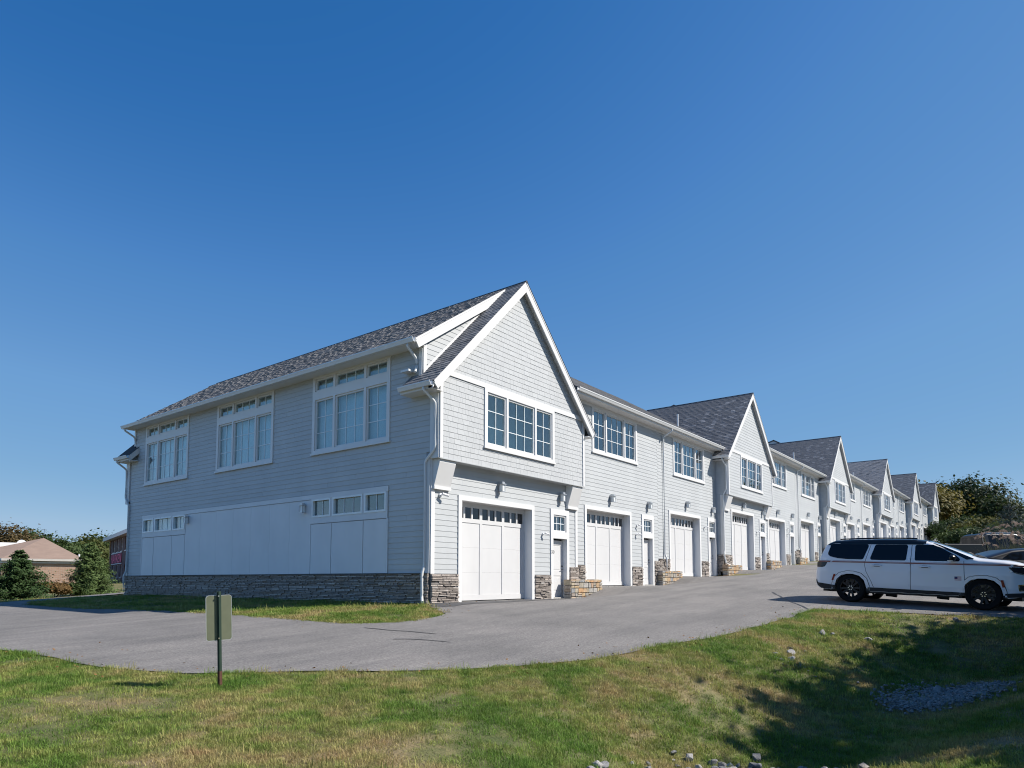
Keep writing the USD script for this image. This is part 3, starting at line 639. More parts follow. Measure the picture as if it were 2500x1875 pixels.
def G_first():
    loc = (0, 0, 0)
    t = thing('gabled_townhouse', 'nearest gabled garage townhouse with number 30 and long shaded clapboard side wall', 'townhouse', 'attached garage townhouses in one row')
    planks, shings, stones, tabs = Pieces('siding_plank', M['siding']), Pieces('wall_shingle', M['shingle']), Pieces('ledge_stone', M['stone']), Pieces('roof_shingle', M['roof'])
    PF = Plane((0, 0, 0), (1, 0, 0), (0, -1, 0)); PB = Plane((0, -OV, 0), (1, 0, 0), (0, -1, 0)); PS = Plane((0, 0, 0), (0, -1, 0), (-1, 0, 0))
    ground_floor(t, PF, W, 3.13, 3.124, loc, planks, stones, ZB, 11, [(.37, 3.04), (5.46, 2.2)], [(3.08, 3.42), (6.56, 3.44)])
    num = meshkit.text_mesh('30', .11, .006); num.apply_transform(np.array([[1, 0, 0, DA + .01], [0, 0, -1, -.045], [0, 1, 0, 1.55], [0, 0, 0, 1.0]])); obj('house_number', num, M['black'], t)
    gable_front(t, PB, loc, ZB, True, shings, tabs, None, None, 5)
    # ---- side wall, y from 0 (near) to D
    zw = 7.34
    reg = unary_union([sbox(-D, ZS - .1, 0, 6.42), sbox(-D + YU, 6.3, -YU, zw)])
    wins = [(13.644, 17.383), (7.70, 11.48), (1.686, 5.457)]; SB = 4.766
    wh = [sbox(-b, SB, -a, zw) for a, b in wins]; opn = [sbox(-b + .05, SB + .05, -a - .05, zw - .06) for a, b in wins]
    P1, P2, PT = 1.703, 17.428, 3.415
    sw = [(-5.43, -1.73), (-17.40, -13.66)]
    small = []
    for a, b in sw: small += [sbox(q0, 2.66, q1, 3.26) for q0, q1, _ in three(a, b, .06, .1, .97)]
    obj('side_wall', MB().poly(PS, unary_union([reg, sbox(-D, -.6, 0, ZS)]).difference(unary_union(opn + small)), -.18, 0), M['wall'], t)
    holes = wh + [sbox(-P2, 0, -P1, PT), sbox(-.15, 0, .01, ZB + .2), sbox(-D - .01, 0, -D + .13, 6.5), sbox(-YU - .13, 6.3, -YU + .01, 8), sbox(-D + YU - .01, 6.45, -D + YU + .13, 8)] + [sbox(-b - .04, SB - .05, -a + .04, SB) for a, b in wins]
    clap(planks, PS, reg.intersection(sbox(-99, ZS + .012, 99, 99)), holes, loc, ZS - .028)
    bk = MB(); ledge(stones, bk, PS, -D, -.002, -.1, ZS, loc, 77); obj('stone_backing', bk, M['mortar'], t, kind='stuff')
    obj('foundation', MB().pbox(PS, -D, 0.0, -.7, -.1, .0, .02), M['concrete'], t)
    obj('stone_cap', MB().pbox(PS, -D, 0, ZS, ZS + .03, 0, .1), M['mortar'], t)
    for a, b, z0, z1 in ((-.148, 0, ZS + .03, ZB), (-D, -D + .128, ZS + .03, ZB), (-YU - .128, -YU, 6.5, zw), (-D + YU, -D + YU + .128, 6.6, zw), (0, OV - .001, ZB, 6.4), (-D - OV, -D, ZB, 6.4)):
        obj('corner_board', MB().pbox(PS, a, b, z0, z1, 0, .036), M['white'], t)
    # tall windows under the eave
    for i, (a, b) in enumerate(wins):
        u = three(-b, -a, .13, .1, .95)
        window(t, PS, (-b, SB, -a, zw), u, [(SB + .1, 6.57, 3), (6.85, zw - .07, 1)])
    cl = MB()
    for a, b in wins:
        for q0, q1, _ in three(-b, -a, .13, .1, .95):
            n = 14; 
            us = np.linspace(q0 - .04, q1 + .04, n * 3 + 1); dd = -.215 - .012 * np.sin(np.arange(n * 3 + 1) * 2.1)
            vv = PS(np.array([[x, v, d] for v in (SB + .03, zw - .12) for x, d in zip(us, dd)])); k = len(us)
            f = [[i, i + 1, k + i + 1, k + i] for i in range(k - 1)]
            obj('curtain', (vv, np.array(f)), M['curtain'], t)
    # white panel with small lights
    fr = sbox(-P2, ZS + .034, -P1, PT)
    pm = MB().pbox(PS, -P2, -P1, PT - .15, PT, 0, .045)
    seams = []
    for a, b in sw:
        for q0, q1, _ in three(a, b, .06, .1, .97): seams.append((q0 - .03, q1 + .03))
    for (a, b) in sw: pm.poly(PS, sbox(a, 2.46, b, PT - .15).difference(unary_union(small)), 0, .04)
    for a in (-P1 - .05, -P2): pm.pbox(PS, a, a + .05, ZS + .034, 2.46, 0, .043)
    w = obj('wall_panelling', pm, M['panel_white'], t)
    edges = [(-5.43, -1.73), (-17.40, -13.66)]
    for a, b in edges:
        us = three(a, b, .06, .1, .97)
        bounds = [us[0][0] - .05, (us[0][1] + us[1][0]) / 2, (us[1][1] + us[2][0]) / 2, us[2][1] + .05]
        for q0, q1 in zip(bounds[:-1], bounds[1:]): obj('panel', MB().pbox(PS, q0 + .012, q1 - .012, ZS + .036, 2.44, 0, .032), M['panel_white'], w)
    ms = np.linspace(-13.66, -5.43, 8)
    for q0, q1 in zip(ms[:-1], ms[1:]): obj('panel', MB().pbox(PS, q0 + .002, q1 - .002, ZS + .036, PT - .162, 0, .03), M['panel_white'], w)
    for a, b in sw:
        for q0, q1, nx in three(a, b, .06, .1, .97):
            s = obj('small_window', MB().poly(PS, sbox(q0, 2.66, q1, 3.26).difference(sbox(q0 + .06, 2.72, q1 - .06, 3.2)), -.08, .052), M['lamp_glass'], t)
            obj('pane', MB().pbox(PS, q0 + .06, q1 - .06, 2.72, 3.2, -.04, -.034), M['glass'], s)
            g = MB()
            for i in range(1, nx): x = q0 + .06 + (q1 - q0 - .12) * i / nx; g.pbox(PS, x - .011, x + .011, 2.72, 3.2, -.03, -.02)
            obj('grille', g, M['grille'], s)
            obj('blind', MB().pbox(PS, q0 - .05, q1 + .05, 2.6, 3.32, -.2, -.19), M['curtain'], s)
    lantern(t, PS, -13.44, 2.9); lantern(t, PS, -5.75, 2.86)
    # ---- shed roof over the body, with its own gable wall behind the steep front
    ZA = lambda x: ZP - SU * (XC - x)
    PU = Plane((0, YU, 0), (1, 0, 0), (0, -1, 0))
    tri = Polygon([(0, ZP - SL * XC), (XC - .05, ZP - .05), (XC - .05, ZP - .12), (0, ZA(0) - .12)]).buffer(0)
    obj('wall', MB().poly(PU, Polygon([(0, 6.3), (XC, 9.9), (XC, ZP - .13), (0, ZA(0) - .13)]), -.15, 0), M['wall'], t)
    lowb = Polygon([(0, ZP - SL * XC - .05), (XC, ZP - .05), (XC, ZP + .1), (0, ZP - SL * XC + .12)])
    tri2 = Polygon([(0, 6.4), (XC, 9.9), (XC, ZP - .1), (0, ZA(0) - .1)])
    clap(planks, PU, tri2, [sbox(-.01, 0, .13, 9), lowb], loc, 6.4)
    obj('corner_board', MB().pbox(PU, 0, .128, 6.5, ZA(0) - .1, 0, .036), M['white'], t)
    obj('flashing_board', MB().poly(PU, lowb.intersection(sbox(0, 0, 3.2, 20)), 0, .03), M['white'], t)
    PV = Plane((0, .2, 0), (1, 0, 0), (0, -1, 0))
    obj('rake_board', MB().poly(PV, rake(EX, XC - .25, 1, ZP - .03, SU, .255), -.035, 0), M['white'], t)
    obj('rake_moulding', MB().poly(PV, rake(EX, XC - .2, 1, ZP - .005, SU, .055), 0, .012), M['white'], t)
    y0, y1 = .2, D - .2
    slab('roof', (EX - .02, y1, ZA(EX - .02)), (EX - .02, y0 + .04, ZA(EX - .02)), (XC, y0 + .04, ZP), (XC, y1, ZP), .12, M['roof_base'], t)
    roof_tabs(tabs, (EX - .05, y1 + .02, ZA(EX - .05)), (EX - .05, y0 - .02, ZA(EX - .05)), (XC, y0 - .02, ZP), (XC, y1 + .02, ZP), loc, seed=21)
    obj('soffit', MB().box(EX + .002, -.002, y0 + .04, y1, zw + .002, zw + .02), M['white'], t)
    obj('fascia', MB().box(EX - .02, EX, y0 + .036, y1, zw - .005, ZA(EX) - .125), M['white'], t)
    gutter(t, (EX - .022, y1, 7.455), (EX - .022, y0 - .02, 7.455), (-1, 0, 0))
    # ---- steep front slope, its return along the side, and the same at the rear
    Zs = lambda x: ZP - SL * abs(XC - x)
    for ya, yb, yr, sgn in ((-RK + .04, YU, .8, 1), (D + RK - .04, D - YU, D - .8, -1)):
        if sgn > 0: q1 = ((EX, yr, Zs(EX)), (EX, ya, Zs(EX)), (0, ya, Zs(0)), (0, yr, Zs(0))); q2 = ((0, yb, Zs(0)), (0, ya, Zs(0)), (XC, ya, ZP), (XC, yb, ZP))
        else: q1 = ((EX, ya, Zs(EX)), (EX, yr, Zs(EX)), (0, yr, Zs(0)), (0, ya, Zs(0))); q2 = ((0, ya, Zs(0)), (0, yb, Zs(0)), (XC, yb, ZP), (XC, ya, ZP))
        slab('roof', *q1, .1, M['roof_base'], t); slab('roof', *q2, .1, M['roof_base'], t)
        if sgn > 0:
            fw = lambda q: tuple((v[0], v[1] - .065 if abs(v[1] - ya) < 1e-6 else v[1], v[2]) for v in q)
            roof_tabs(tabs, *fw(q1), loc, seed=31); roof_tabs(tabs, *fw(q2), loc, seed=32)
        ylo, yhi = sorted((ya + .04 * sgn, yr))
        obj('soffit', MB().box(EX + .03, -.002, ylo, yhi, Zs(EX) - .2, Zs(EX) - .18), M['white'], t)
        obj('fascia', MB().box(EX, EX + .02, ylo, yhi, Zs(EX) - .2, Zs(EX) - .09), M['white'], t)
        gutter(t, (EX - .002, yhi if sgn > 0 else yhi, Zs(EX) - .005), (EX - .002, ylo - .03, Zs(EX) - .005), (-1, 0, 0))
        PE = Plane((0, yr, 0), (-1, 0, 0), (0, 1, 0)) if sgn > 0 else Plane((0, yr, 0), (1, 0, 0), (0, -1, 0))
        if sgn < 0:
            obj('rake_board', MB().poly(PE, Polygon([(EX, Zs(EX) - .02), (EX + .03, Zs(EX) - .26), (0, Zs(0) - .3), (0, Zs(0) - .02)]), 0, .03), M['white'], t)
    # rear overhang
    obj('rear_wall', MB().box(0, W, D - .2, D, -.6, ZB + .1).box(0.001, W - .001, D, D + OV, ZB, 6.5).box(0, W, D - YU - .2, D - YU, 6.5, 7.4).add([(0, D, 6.5), (W, D, 6.5), (XC, D, ZP - .15), (0, D + OV, 6.5), (W, D + OV, 6.5), (XC, D + OV, ZP - .15)], [[0, 1, 2], [3, 5, 4], [0, 2, 5], [0, 5, 3], [1, 4, 5], [1, 5, 2], [0, 3, 4], [0, 4, 1]]), M['siding'], t)
    obj('rear_wall', MB().add([(0, D - YU, 6.6), (XC, D - YU, 10.2), (XC, D - YU, ZP - .13), (0, D - YU, ZA(0) - .13)], [[0, 3, 2, 1]]), M['siding'], t)
    # far slope down to the neighbour
    slab('roof', (W - EX, -RK + .04, Zs(W - EX)), (W - EX, D + RK, Zs(W - EX)), (XC, D + RK, ZP), (XC, -RK + .04, ZP), .1, M['roof_base'], t)
    gutter(t, (W - EX + .002, -RK, Zs(W - EX)), (W - EX + .002, .3, Zs(W - EX)), (1, 0, 0))
    obj('soffit', MB().box(W, W - EX - .01, -RK + .04, .33, Zs(EX) - .2, Zs(EX) - .18), M['white'], t)
    slab('roof_edge', (W - EX + .01, -RK - .025, Zs(W - EX) + .0), (W - EX + .01, .3, Zs(W - EX) + .0), (XC, .3, ZP + .012), (XC, -RK - .025, ZP + .012), .012, M['roof_base'], t)
    obj('ridge_cap', MB().tube([(XC, -RK - .02, ZP - .03), (XC, D - .2, ZP - .03)], .055, 8), M['roof_base'], t)
    # leaders
    x = -.075
    downspout(t, [(EX - .06, .45, 7.34), (EX - .06, .45, 7.24), (x, .52, 6.98), (x, .52, 6.72), (x - .09, .5, 6.6)])
    obj('splash_shoe', MB().box(-.3, -.02, .62, .95, 6.62, 6.68), M['gutter'], t)
    downspout(t, [(EX - .06, -.2, 5.98), (EX - .06, -.2, 5.88), (x, -.24, 5.6), (x, -.24, 4.3), (x, .14, 3.98), (x, .14, .98), (x - .085, .14, .84), (x - .085, .14, .12), (x - .2, .0, .02)])
    downspout(t, [(EX - .06, D - .45, 7.34), (EX - .06, D - .45, 7.24), (x, D - .5, 6.98), (x, D - .5, 6.7)])
    downspout(t, [(EX - .06, D + .2, 5.98), (EX - .06, D + .2, 5.88), (x, D + .22, 5.6), (x, D + .22, 4.3), (x, D - .12, 3.98), (x, D - .12, .98), (x - .085, D - .12, .84), (x - .085, D - .12, .05)])
    # rooms
    obj('upper_room', MB().box(W - .25, W - .2, .36, 18.45, ZB + .02, 7.32).box(.2, W - .2, 18.4, 18.45, ZB + .02, 7.32).box(.2, W - .2, .36, 18.45, 7.32, 7.36).box(.2, W - .2, 6.0, 6.1, ZB + .02, 7.3).box(.9, W - .2, .85, .95, ZB + .02, 6.9), M['interior'], t)
    obj('floor', MB().box(.1, W - .1, .02, D - .3, ZB - .2, ZB), M['interior'], t)
    planks.flush(t); shings.flush(t); stones.flush(t); tabs.flush(t)
    return t
G0 = G_first()

def G_next():
    loc = (PER, 0, 3 * STEP)
    t = thing('gabled_townhouse', 'second gabled townhouse from the front of the row, seen beside the first white car-high stone walls', 'townhouse', None, loc)
    planks, shings, stones, tabs = Pieces('siding_plank', M['siding']), Pieces('wall_shingle', M['shingle']), Pieces('ledge_stone', M['stone']), Pieces('roof_shingle', M['roof'])
    PF = Plane((0, 0, 0), (1, 0, 0), (0, -1, 0)); PB = Plane((0, -OV, 0), (1, 0, 0), (0, -1, 0)); PS = Plane((0, 0, 0), (0, -1, 0), (-1, 0, 0))
    ground_floor(t, PF, W, 3.367, 3.124, loc, planks, stones, ZB, 41, [(5.4, 2.3)], [(3.08, 3.55), (6.56, 3.44)])
    gable_front(t, PB, loc, ZB, False, planks, tabs, None, None, 6)
    # return walls beside the flat fronts
    bk = MB()
    for side, PX in ((0, PS), (1, Plane((W, 0, 0), (0, 1, 0), (1, 0, 0)))):
        a, b = (-REC - .1, 0) if side == 0 else (0, REC + .1)
        a2, b2 = (-REC - .1, OV) if side == 0 else (-OV, REC + .1)
        obj('side_wall', MB().pbox(PX, a, b, -.6, ZB, -.15, 0).pbox(PX, a2, b2, ZB, 6.45, -.15, 0), M['wall'], t)
        cb = (-.128, 0) if side == 0 else (0, .128); cb2 = (OV - .113, OV) if side == 0 else (-OV, -OV + .113)
        if side == 0:
            ledge(stones, bk, PX, a, b, -.14, ZS, loc, 91)
            clap(planks, PX, sbox(a, ZS + .012, b, ZB), [sbox(cb[0], 0, cb[1] + .01, 9)], loc, ZS - .03)
            shakes(shings, PX, sbox(a2, ZB, b2, 6.4), [sbox(cb2[0], 0, cb2[1] + .01, 9)], loc, ZB + .012, seed=3)
        obj('corner_board', MB().pbox(PX, *cb, ZS + .005, ZB, 0, .036), M['white'], t)
        obj('corner_board', MB().pbox(PX, *cb2, ZB, 6.4, 0, .036), M['white'], t)
    obj('stone_backing', bk, M['mortar'], t, kind='stuff')
    Zs = lambda x: ZP - SL * abs(XC - x)
    ya, yb = -RK - .02, 9.0; ys = -RK + .04
    slab('roof', (EX, yb, Zs(EX)), (EX, ys, Zs(EX)), (XC, ys, ZP), (XC, yb, ZP), .1, M['roof_base'], t)
    roof_tabs(tabs, (EX, yb - 2.6, Zs(EX)), (EX, ya, Zs(EX)), (XC, ya, ZP), (XC, yb - 2.6, ZP), loc, seed=51)
    slab('roof', (W - EX, ys, Zs(W - EX)), (W - EX, yb, Zs(W - EX)), (XC, yb, ZP), (XC, ys, ZP), .1, M['roof_base'], t)
    slab('roof_edge', (W - EX + .01, ya, Zs(W - EX)), (W - EX + .01, .4, Zs(W - EX)), (XC, .4, ZP + .012), (XC, ya, ZP + .012), .012, M['roof_base'], t)
    obj('ridge_cap', MB().tube([(XC, ya, ZP - .03), (XC, 6.3, ZP - .03)], .055, 8), M['roof_base'], t)
    for xl, o in ((EX, -1), (W - EX, 1)):
        obj('soffit', MB().box(min(xl + .03 * -o, 0 if o < 0 else W), max(xl - .03 * o, 0 if o < 0 else W), -RK + .04, REC + .05, Zs(EX) - .2, Zs(EX) - .18), M['white'], t)
        a, b = ((xl - .002, REC, Zs(EX) - .005), (xl - .002, -RK - .01, Zs(EX) - .005)) if o < 0 else ((xl + .002, -RK - .01, Zs(EX) - .005), (xl + .002, REC, Zs(EX) - .005))
        gutter(t, a, b, (o, 0, 0))
    x = -.075
    downspout(t, [(EX - .06, -.2, 5.98), (EX - .06, -.2, 5.88), (x, -.24, 5.6), (x, -.24, 4.3), (x, -.06, 4.0), (x, -.06, .98), (x - .085, -.06, .84), (x - .02, -.16, .3), (x + .2, -.3, .22)])
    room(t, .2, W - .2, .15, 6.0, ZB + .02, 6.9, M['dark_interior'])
    planks.flush(t); shings.flush(t); stones.flush(t); tabs.flush(t)
    return t
ORD = ['second', 'third', 'fourth', 'fifth', 'sixth']
GL = ['second gabled townhouse along the row, dark roof slope seen beyond the first flat-fronted pair',
      'third gabled townhouse along the row, just above the rear roof edge of the white car',
      'fourth gabled townhouse along the row, above the middle of the white car roof',
      'fifth gabled townhouse along the row, next to last peak before the trees',
      'farthest gabled townhouse at the uphill end of the row beside the trees']
G1 = G_next(); tag(G1, GL[0], None, 'gabled townhouses further up the row')
for k in range(2, 6): copy_of(G1, (PER * k, 0, 3 * STEP * k), GL[k - 1])

U1, U2 = 7.631, 15.21
def flat_unit(which):
    w = (7.579, 7.247)[which]; dz = (STEP, 2 * STEP)[which]; loc = ((U1, U2)[which], 0, dz)
    t = thing('flat_townhouse', 'x', 'townhouse', 'flat-fronted townhouses between the gables', loc)
    planks, stones, tabs = Pieces('siding_plank', M['siding']), Pieces('ledge_stone', M['stone']), Pieces('roof_shingle', M['roof'])
    P = Plane((0, REC, 0), (1, 0, 0), (0, -1, 0))
    ZT, FB = 7.62 - dz, 7.5 - dz
    ground_floor(t, P, w, 3.13, 3.124, loc, planks, stones, 4.25, 61 + which * 7, [(5.45, 2.58)] + ([(5.4, 2.2)] if which == 0 else []), [(3.2, 3.42), (6.56, 3.42)], cb=False, stone_end=w)
    wa, wb = ((1.76, 5.56), (1.735, 5.57))[which]; wz = 5.70 - dz
    reg = sbox(0, 4.25, w, ZT)
    obj('wall', MB().poly(P, reg.difference(sbox(wa + .05, wz + .05, wb - .05, FB - .05)), -.16, 0), M['wall'], t)
    clap(planks, P, sbox(0, 4.25, w, FB), [sbox(wa, wz, wb, FB + .1), sbox(wa - .04, wz - .05, wb + .04, wz)], loc, ZS - .028 + .157 * math.floor((4.25 - ZS + .028) / .157))
    window(t, P, (wa, wz, wb, FB), three(wa, wb), [(wz + .1, FB - .06, 3)])
    obj('frieze', MB().pbox(P, 0, w, FB + .001, ZT, 0, .035), M['white'], t)
    ye = REC - .45; ze = 7.84 - dz; s = .596; yr = 6.15; zr = ze + s * (yr - ye)
    obj('soffit', MB().box(0, w, ye + .03, REC - .002, ZT, ZT + .02), M['white'], t)
    obj('fascia', MB().box(0, w, ye, ye + .025, ZT, ze - .1), M['white'], t)
    slab('roof', (0, ye - .02, ze - .012), (w, ye - .02, ze - .012), (w, yr, zr), (0, yr, zr), .1, M['roof_base'], t)
    roof_tabs(tabs, (0, ye - .03, ze - .018), (w, ye - .03, ze - .018), (w, yr, zr), (0, yr, zr), loc, seed=71 + which)
    slab('roof', (w, D, ze - .4), (0, D, ze - .4), (0, yr, zr), (w, yr, zr), .1, M['roof_base'], t)
    gutter(t, (0.0, ye - .002, ze - .02), (w, ye - .002, ze - .02), (0, -1, 0))
    if which == 0: obj('end_wall', MB().add([(.05, REC, 6.2), (.05, REC, ZT), (.05, yr, zr - .1), (.05, D, ze - .5), (.05, D, 6.2)], [[0, 1, 2], [0, 2, 3], [0, 3, 4]]), M['siding'], t)
    else:
        obj('vent_pipe', MB().tube([(6.11, 2.0, 8.2), (6.11, 2.0, 8.95)], .05, 10), M['gutter'], t)
    if which == 1:
        x = .57; y = REC - .07
        downspout(t, [(x + .05, ye - .06, ze - .14), (x + .05, ye - .06, ze - .26), (x, y, ze - .5), (x, y, .98), (x, y - .085, .84), (x, y - .085, .42 - .3)])
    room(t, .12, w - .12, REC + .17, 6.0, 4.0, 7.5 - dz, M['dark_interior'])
    obj('back_wall', MB().box(0, w, D - .1, D, -.6, ze - .5), M['siding'], t)
    planks.flush(t); stones.flush(t); tabs.flush(t)
    return t
FL = [[ 'flat-fronted townhouse right next to the nearest gable, tall three-part window above its garage', 'flat-fronted townhouse with a drainpipe at its left edge, just before the second gable'],
      ['flat-fronted townhouse right after the second gable, window partly hidden by its eave', 'flat-fronted townhouse just before the third gable, small white pipe on its roof'],
      ['flat-fronted townhouse between third and fourth gables, the one nearer the third', 'flat-fronted townhouse between third and fourth gables, the one nearer the fourth'],
      ['flat-fronted townhouse between fourth and fifth gables, the one nearer the fourth', 'flat-fronted townhouse between fourth and fifth gables, the one nearer the fifth'],
      ['flat-fronted townhouse between the last two gables, the one nearer the fifth', 'flat-fronted townhouse between the last two gables, just before the farthest gable']]
F1, F2 = flat_unit(0), flat_unit(1)
tag(F1, FL[0][0]); tag(F2, FL[0][1])
for k in range(1, 5):
    copy_of(F1, (U1 + PER * k, 0, STEP + 3 * STEP * k), FL[k][0]); copy_of(F2, (U2 + PER * k, 0, 2 * STEP + 3 * STEP * k), FL[k][1])

# low fieldstone walls where the drive steps up from one garage to the next
def stone_wall():
    t = thing('stone_wall', 'low fieldstone wall with orange stones beside the first entry door', 'stone wall', 'low fieldstone walls between the garages', (6.75, 0, 0))
    r = random.Random(4); y0, y1, L = -.02, -.32, 2.15; TOP = .62; pc = Pieces('field_stone', M['field_stone'])
    obj('wall_core', MB().box(.04, L - .04, y1 + .03, y0 - .03, -.5, TOP - .02), M['mortar'], t)
    def face(P, u0, u1):
        v = -.35
        while v < TOP - .03:
            h = min(r.choice([.09, .13, .17, .2]), TOP - v)
            if TOP - v - h < .06: h = TOP - v
            u = u0
            while u < u1 - .001:
                l = min(r.uniform(.12, .34), u1 - u)
                if u1 - u - l < .08: l = u1 - u
                for a, b in ([(v, v + h)] if r.random() < .72 or h < .12 else [(v, v + h * .45), (v + h * .45, v + h)]):
                    g = .007; j = lambda: r.uniform(-.012, .012)
                    q = np.array([[u + g, a + g, -.05], [u + l - g, a + g, -.05], [u + g, b - g, -.05], [u + l - g, b - g, -.05],
                                  [u + g + abs(j()), a + g + abs(j()), .02 + j()], [u + l - g - abs(j()), a + g + abs(j()), .02 + j()], [u + g + abs(j()), b - g - abs(j()), .02 + j()], [u + l - g - abs(j()), b - g - abs(j()), .02 + j()]])
                    pc.add((P(q), BOXF), l * h)
                u += l
            v += h
    face(Plane((0, y1, 0), (1, 0, 0), (0, -1, 0)), 0, L)
    face(Plane((0, y0, 0), (0, -1, 0), (-1, 0, 0)), 0, y0 - y1)
    face(Plane((L, y1, 0), (0, 1, 0), (1, 0, 0)), 0, y0 - y1)
    u = 0
    while u < L - .01:
        l = min(r.uniform(.25, .45), L - u); l = L - u if L - u - l < .15 else l
        q = np.array([[x, y, z] for z in (TOP - .03, TOP + r.uniform(.015, .035)) for y in (y1 - .01, y0 + .005) for x in (u + .005, u + l - .005)]); pc.add((q, BOXF), l * .3); u += l
    pc.flush(t); return t
SW = stone_wall()
wl = ['low fieldstone wall under the drainpipe between the two flat-fronted garages', 'low fieldstone wall at the corner of the second gabled townhouse', 'low fieldstone wall past the second gabled townhouse garage door', 'low dark fieldstone wall seen just left of the white car',]
for i, k in enumerate((1, 2, 3, 4)):
    bx = BND[k]; y = .366 if k % 3 == 1 or k % 3 == 2 and False else .0
    copy_of(SW, (bx - .08 if k != 2 else PER - .3, .38 if k % 3 == 1 else 0.0, STEP * k), wl[i])


# ------------------------------------------------------------------ vehicles
def paint(name, col, rough=.25, coat=.6, spec=.5): return plain(name, col, rough, coat=coat, noise_amt=.015, spec=spec)
M['car_white'] = paint('car_white', (.74, .75, .77))
M['car_black'] = paint('car_black', (.006, .006, .007), .28, .25, .35)
M['car_navy'] = paint('car_navy', (.008, .009, .013), .3, .15, .3)
M['car_glass'] = plain('car_glass', (.005, .006, .008), .04, noise_amt=.0, spec=.3)
M['windshield'] = plain('windshield', (.015, .02, .026), .03, noise_amt=.0, spec=.8)
M['rubber'] = plain('tyre_rubber', (.011, .011, .011), .95, spec=.15)
M['rim'] = plain('black_rim', (.014, .014, .015), .35, metal=.2)
M['chrome'] = plain('chrome', (.7, .7, .72), .12, metal=1.0)
M['stripe'] = plain('orange_stripe', (.26, .085, .06), .4)
M['seam'] = plain('panel_gap', (.02, .021, .024), .8)
M['lamp_dark'] = plain('smoked_lens', (.02, .018, .02), .08)
M['red'] = plain('red_lens', (.22, .02, .015), .2)
M['clad'] = plain('black_cladding', (.014, .014, .015), .6)
M['orange'] = plain('orange_paper', (.75, .42, .08), .7)
M['paper'] = plain('paper', (.8, .8, .8), .7)
M['teal'] = plain('teal_sticker', (.22, .55, .65), .6)
M['flag_blue'] = plain('flag_blue', (.03, .04, .13), .5)
M['flag_red'] = plain('flag_red', (.35, .04, .05), .5)

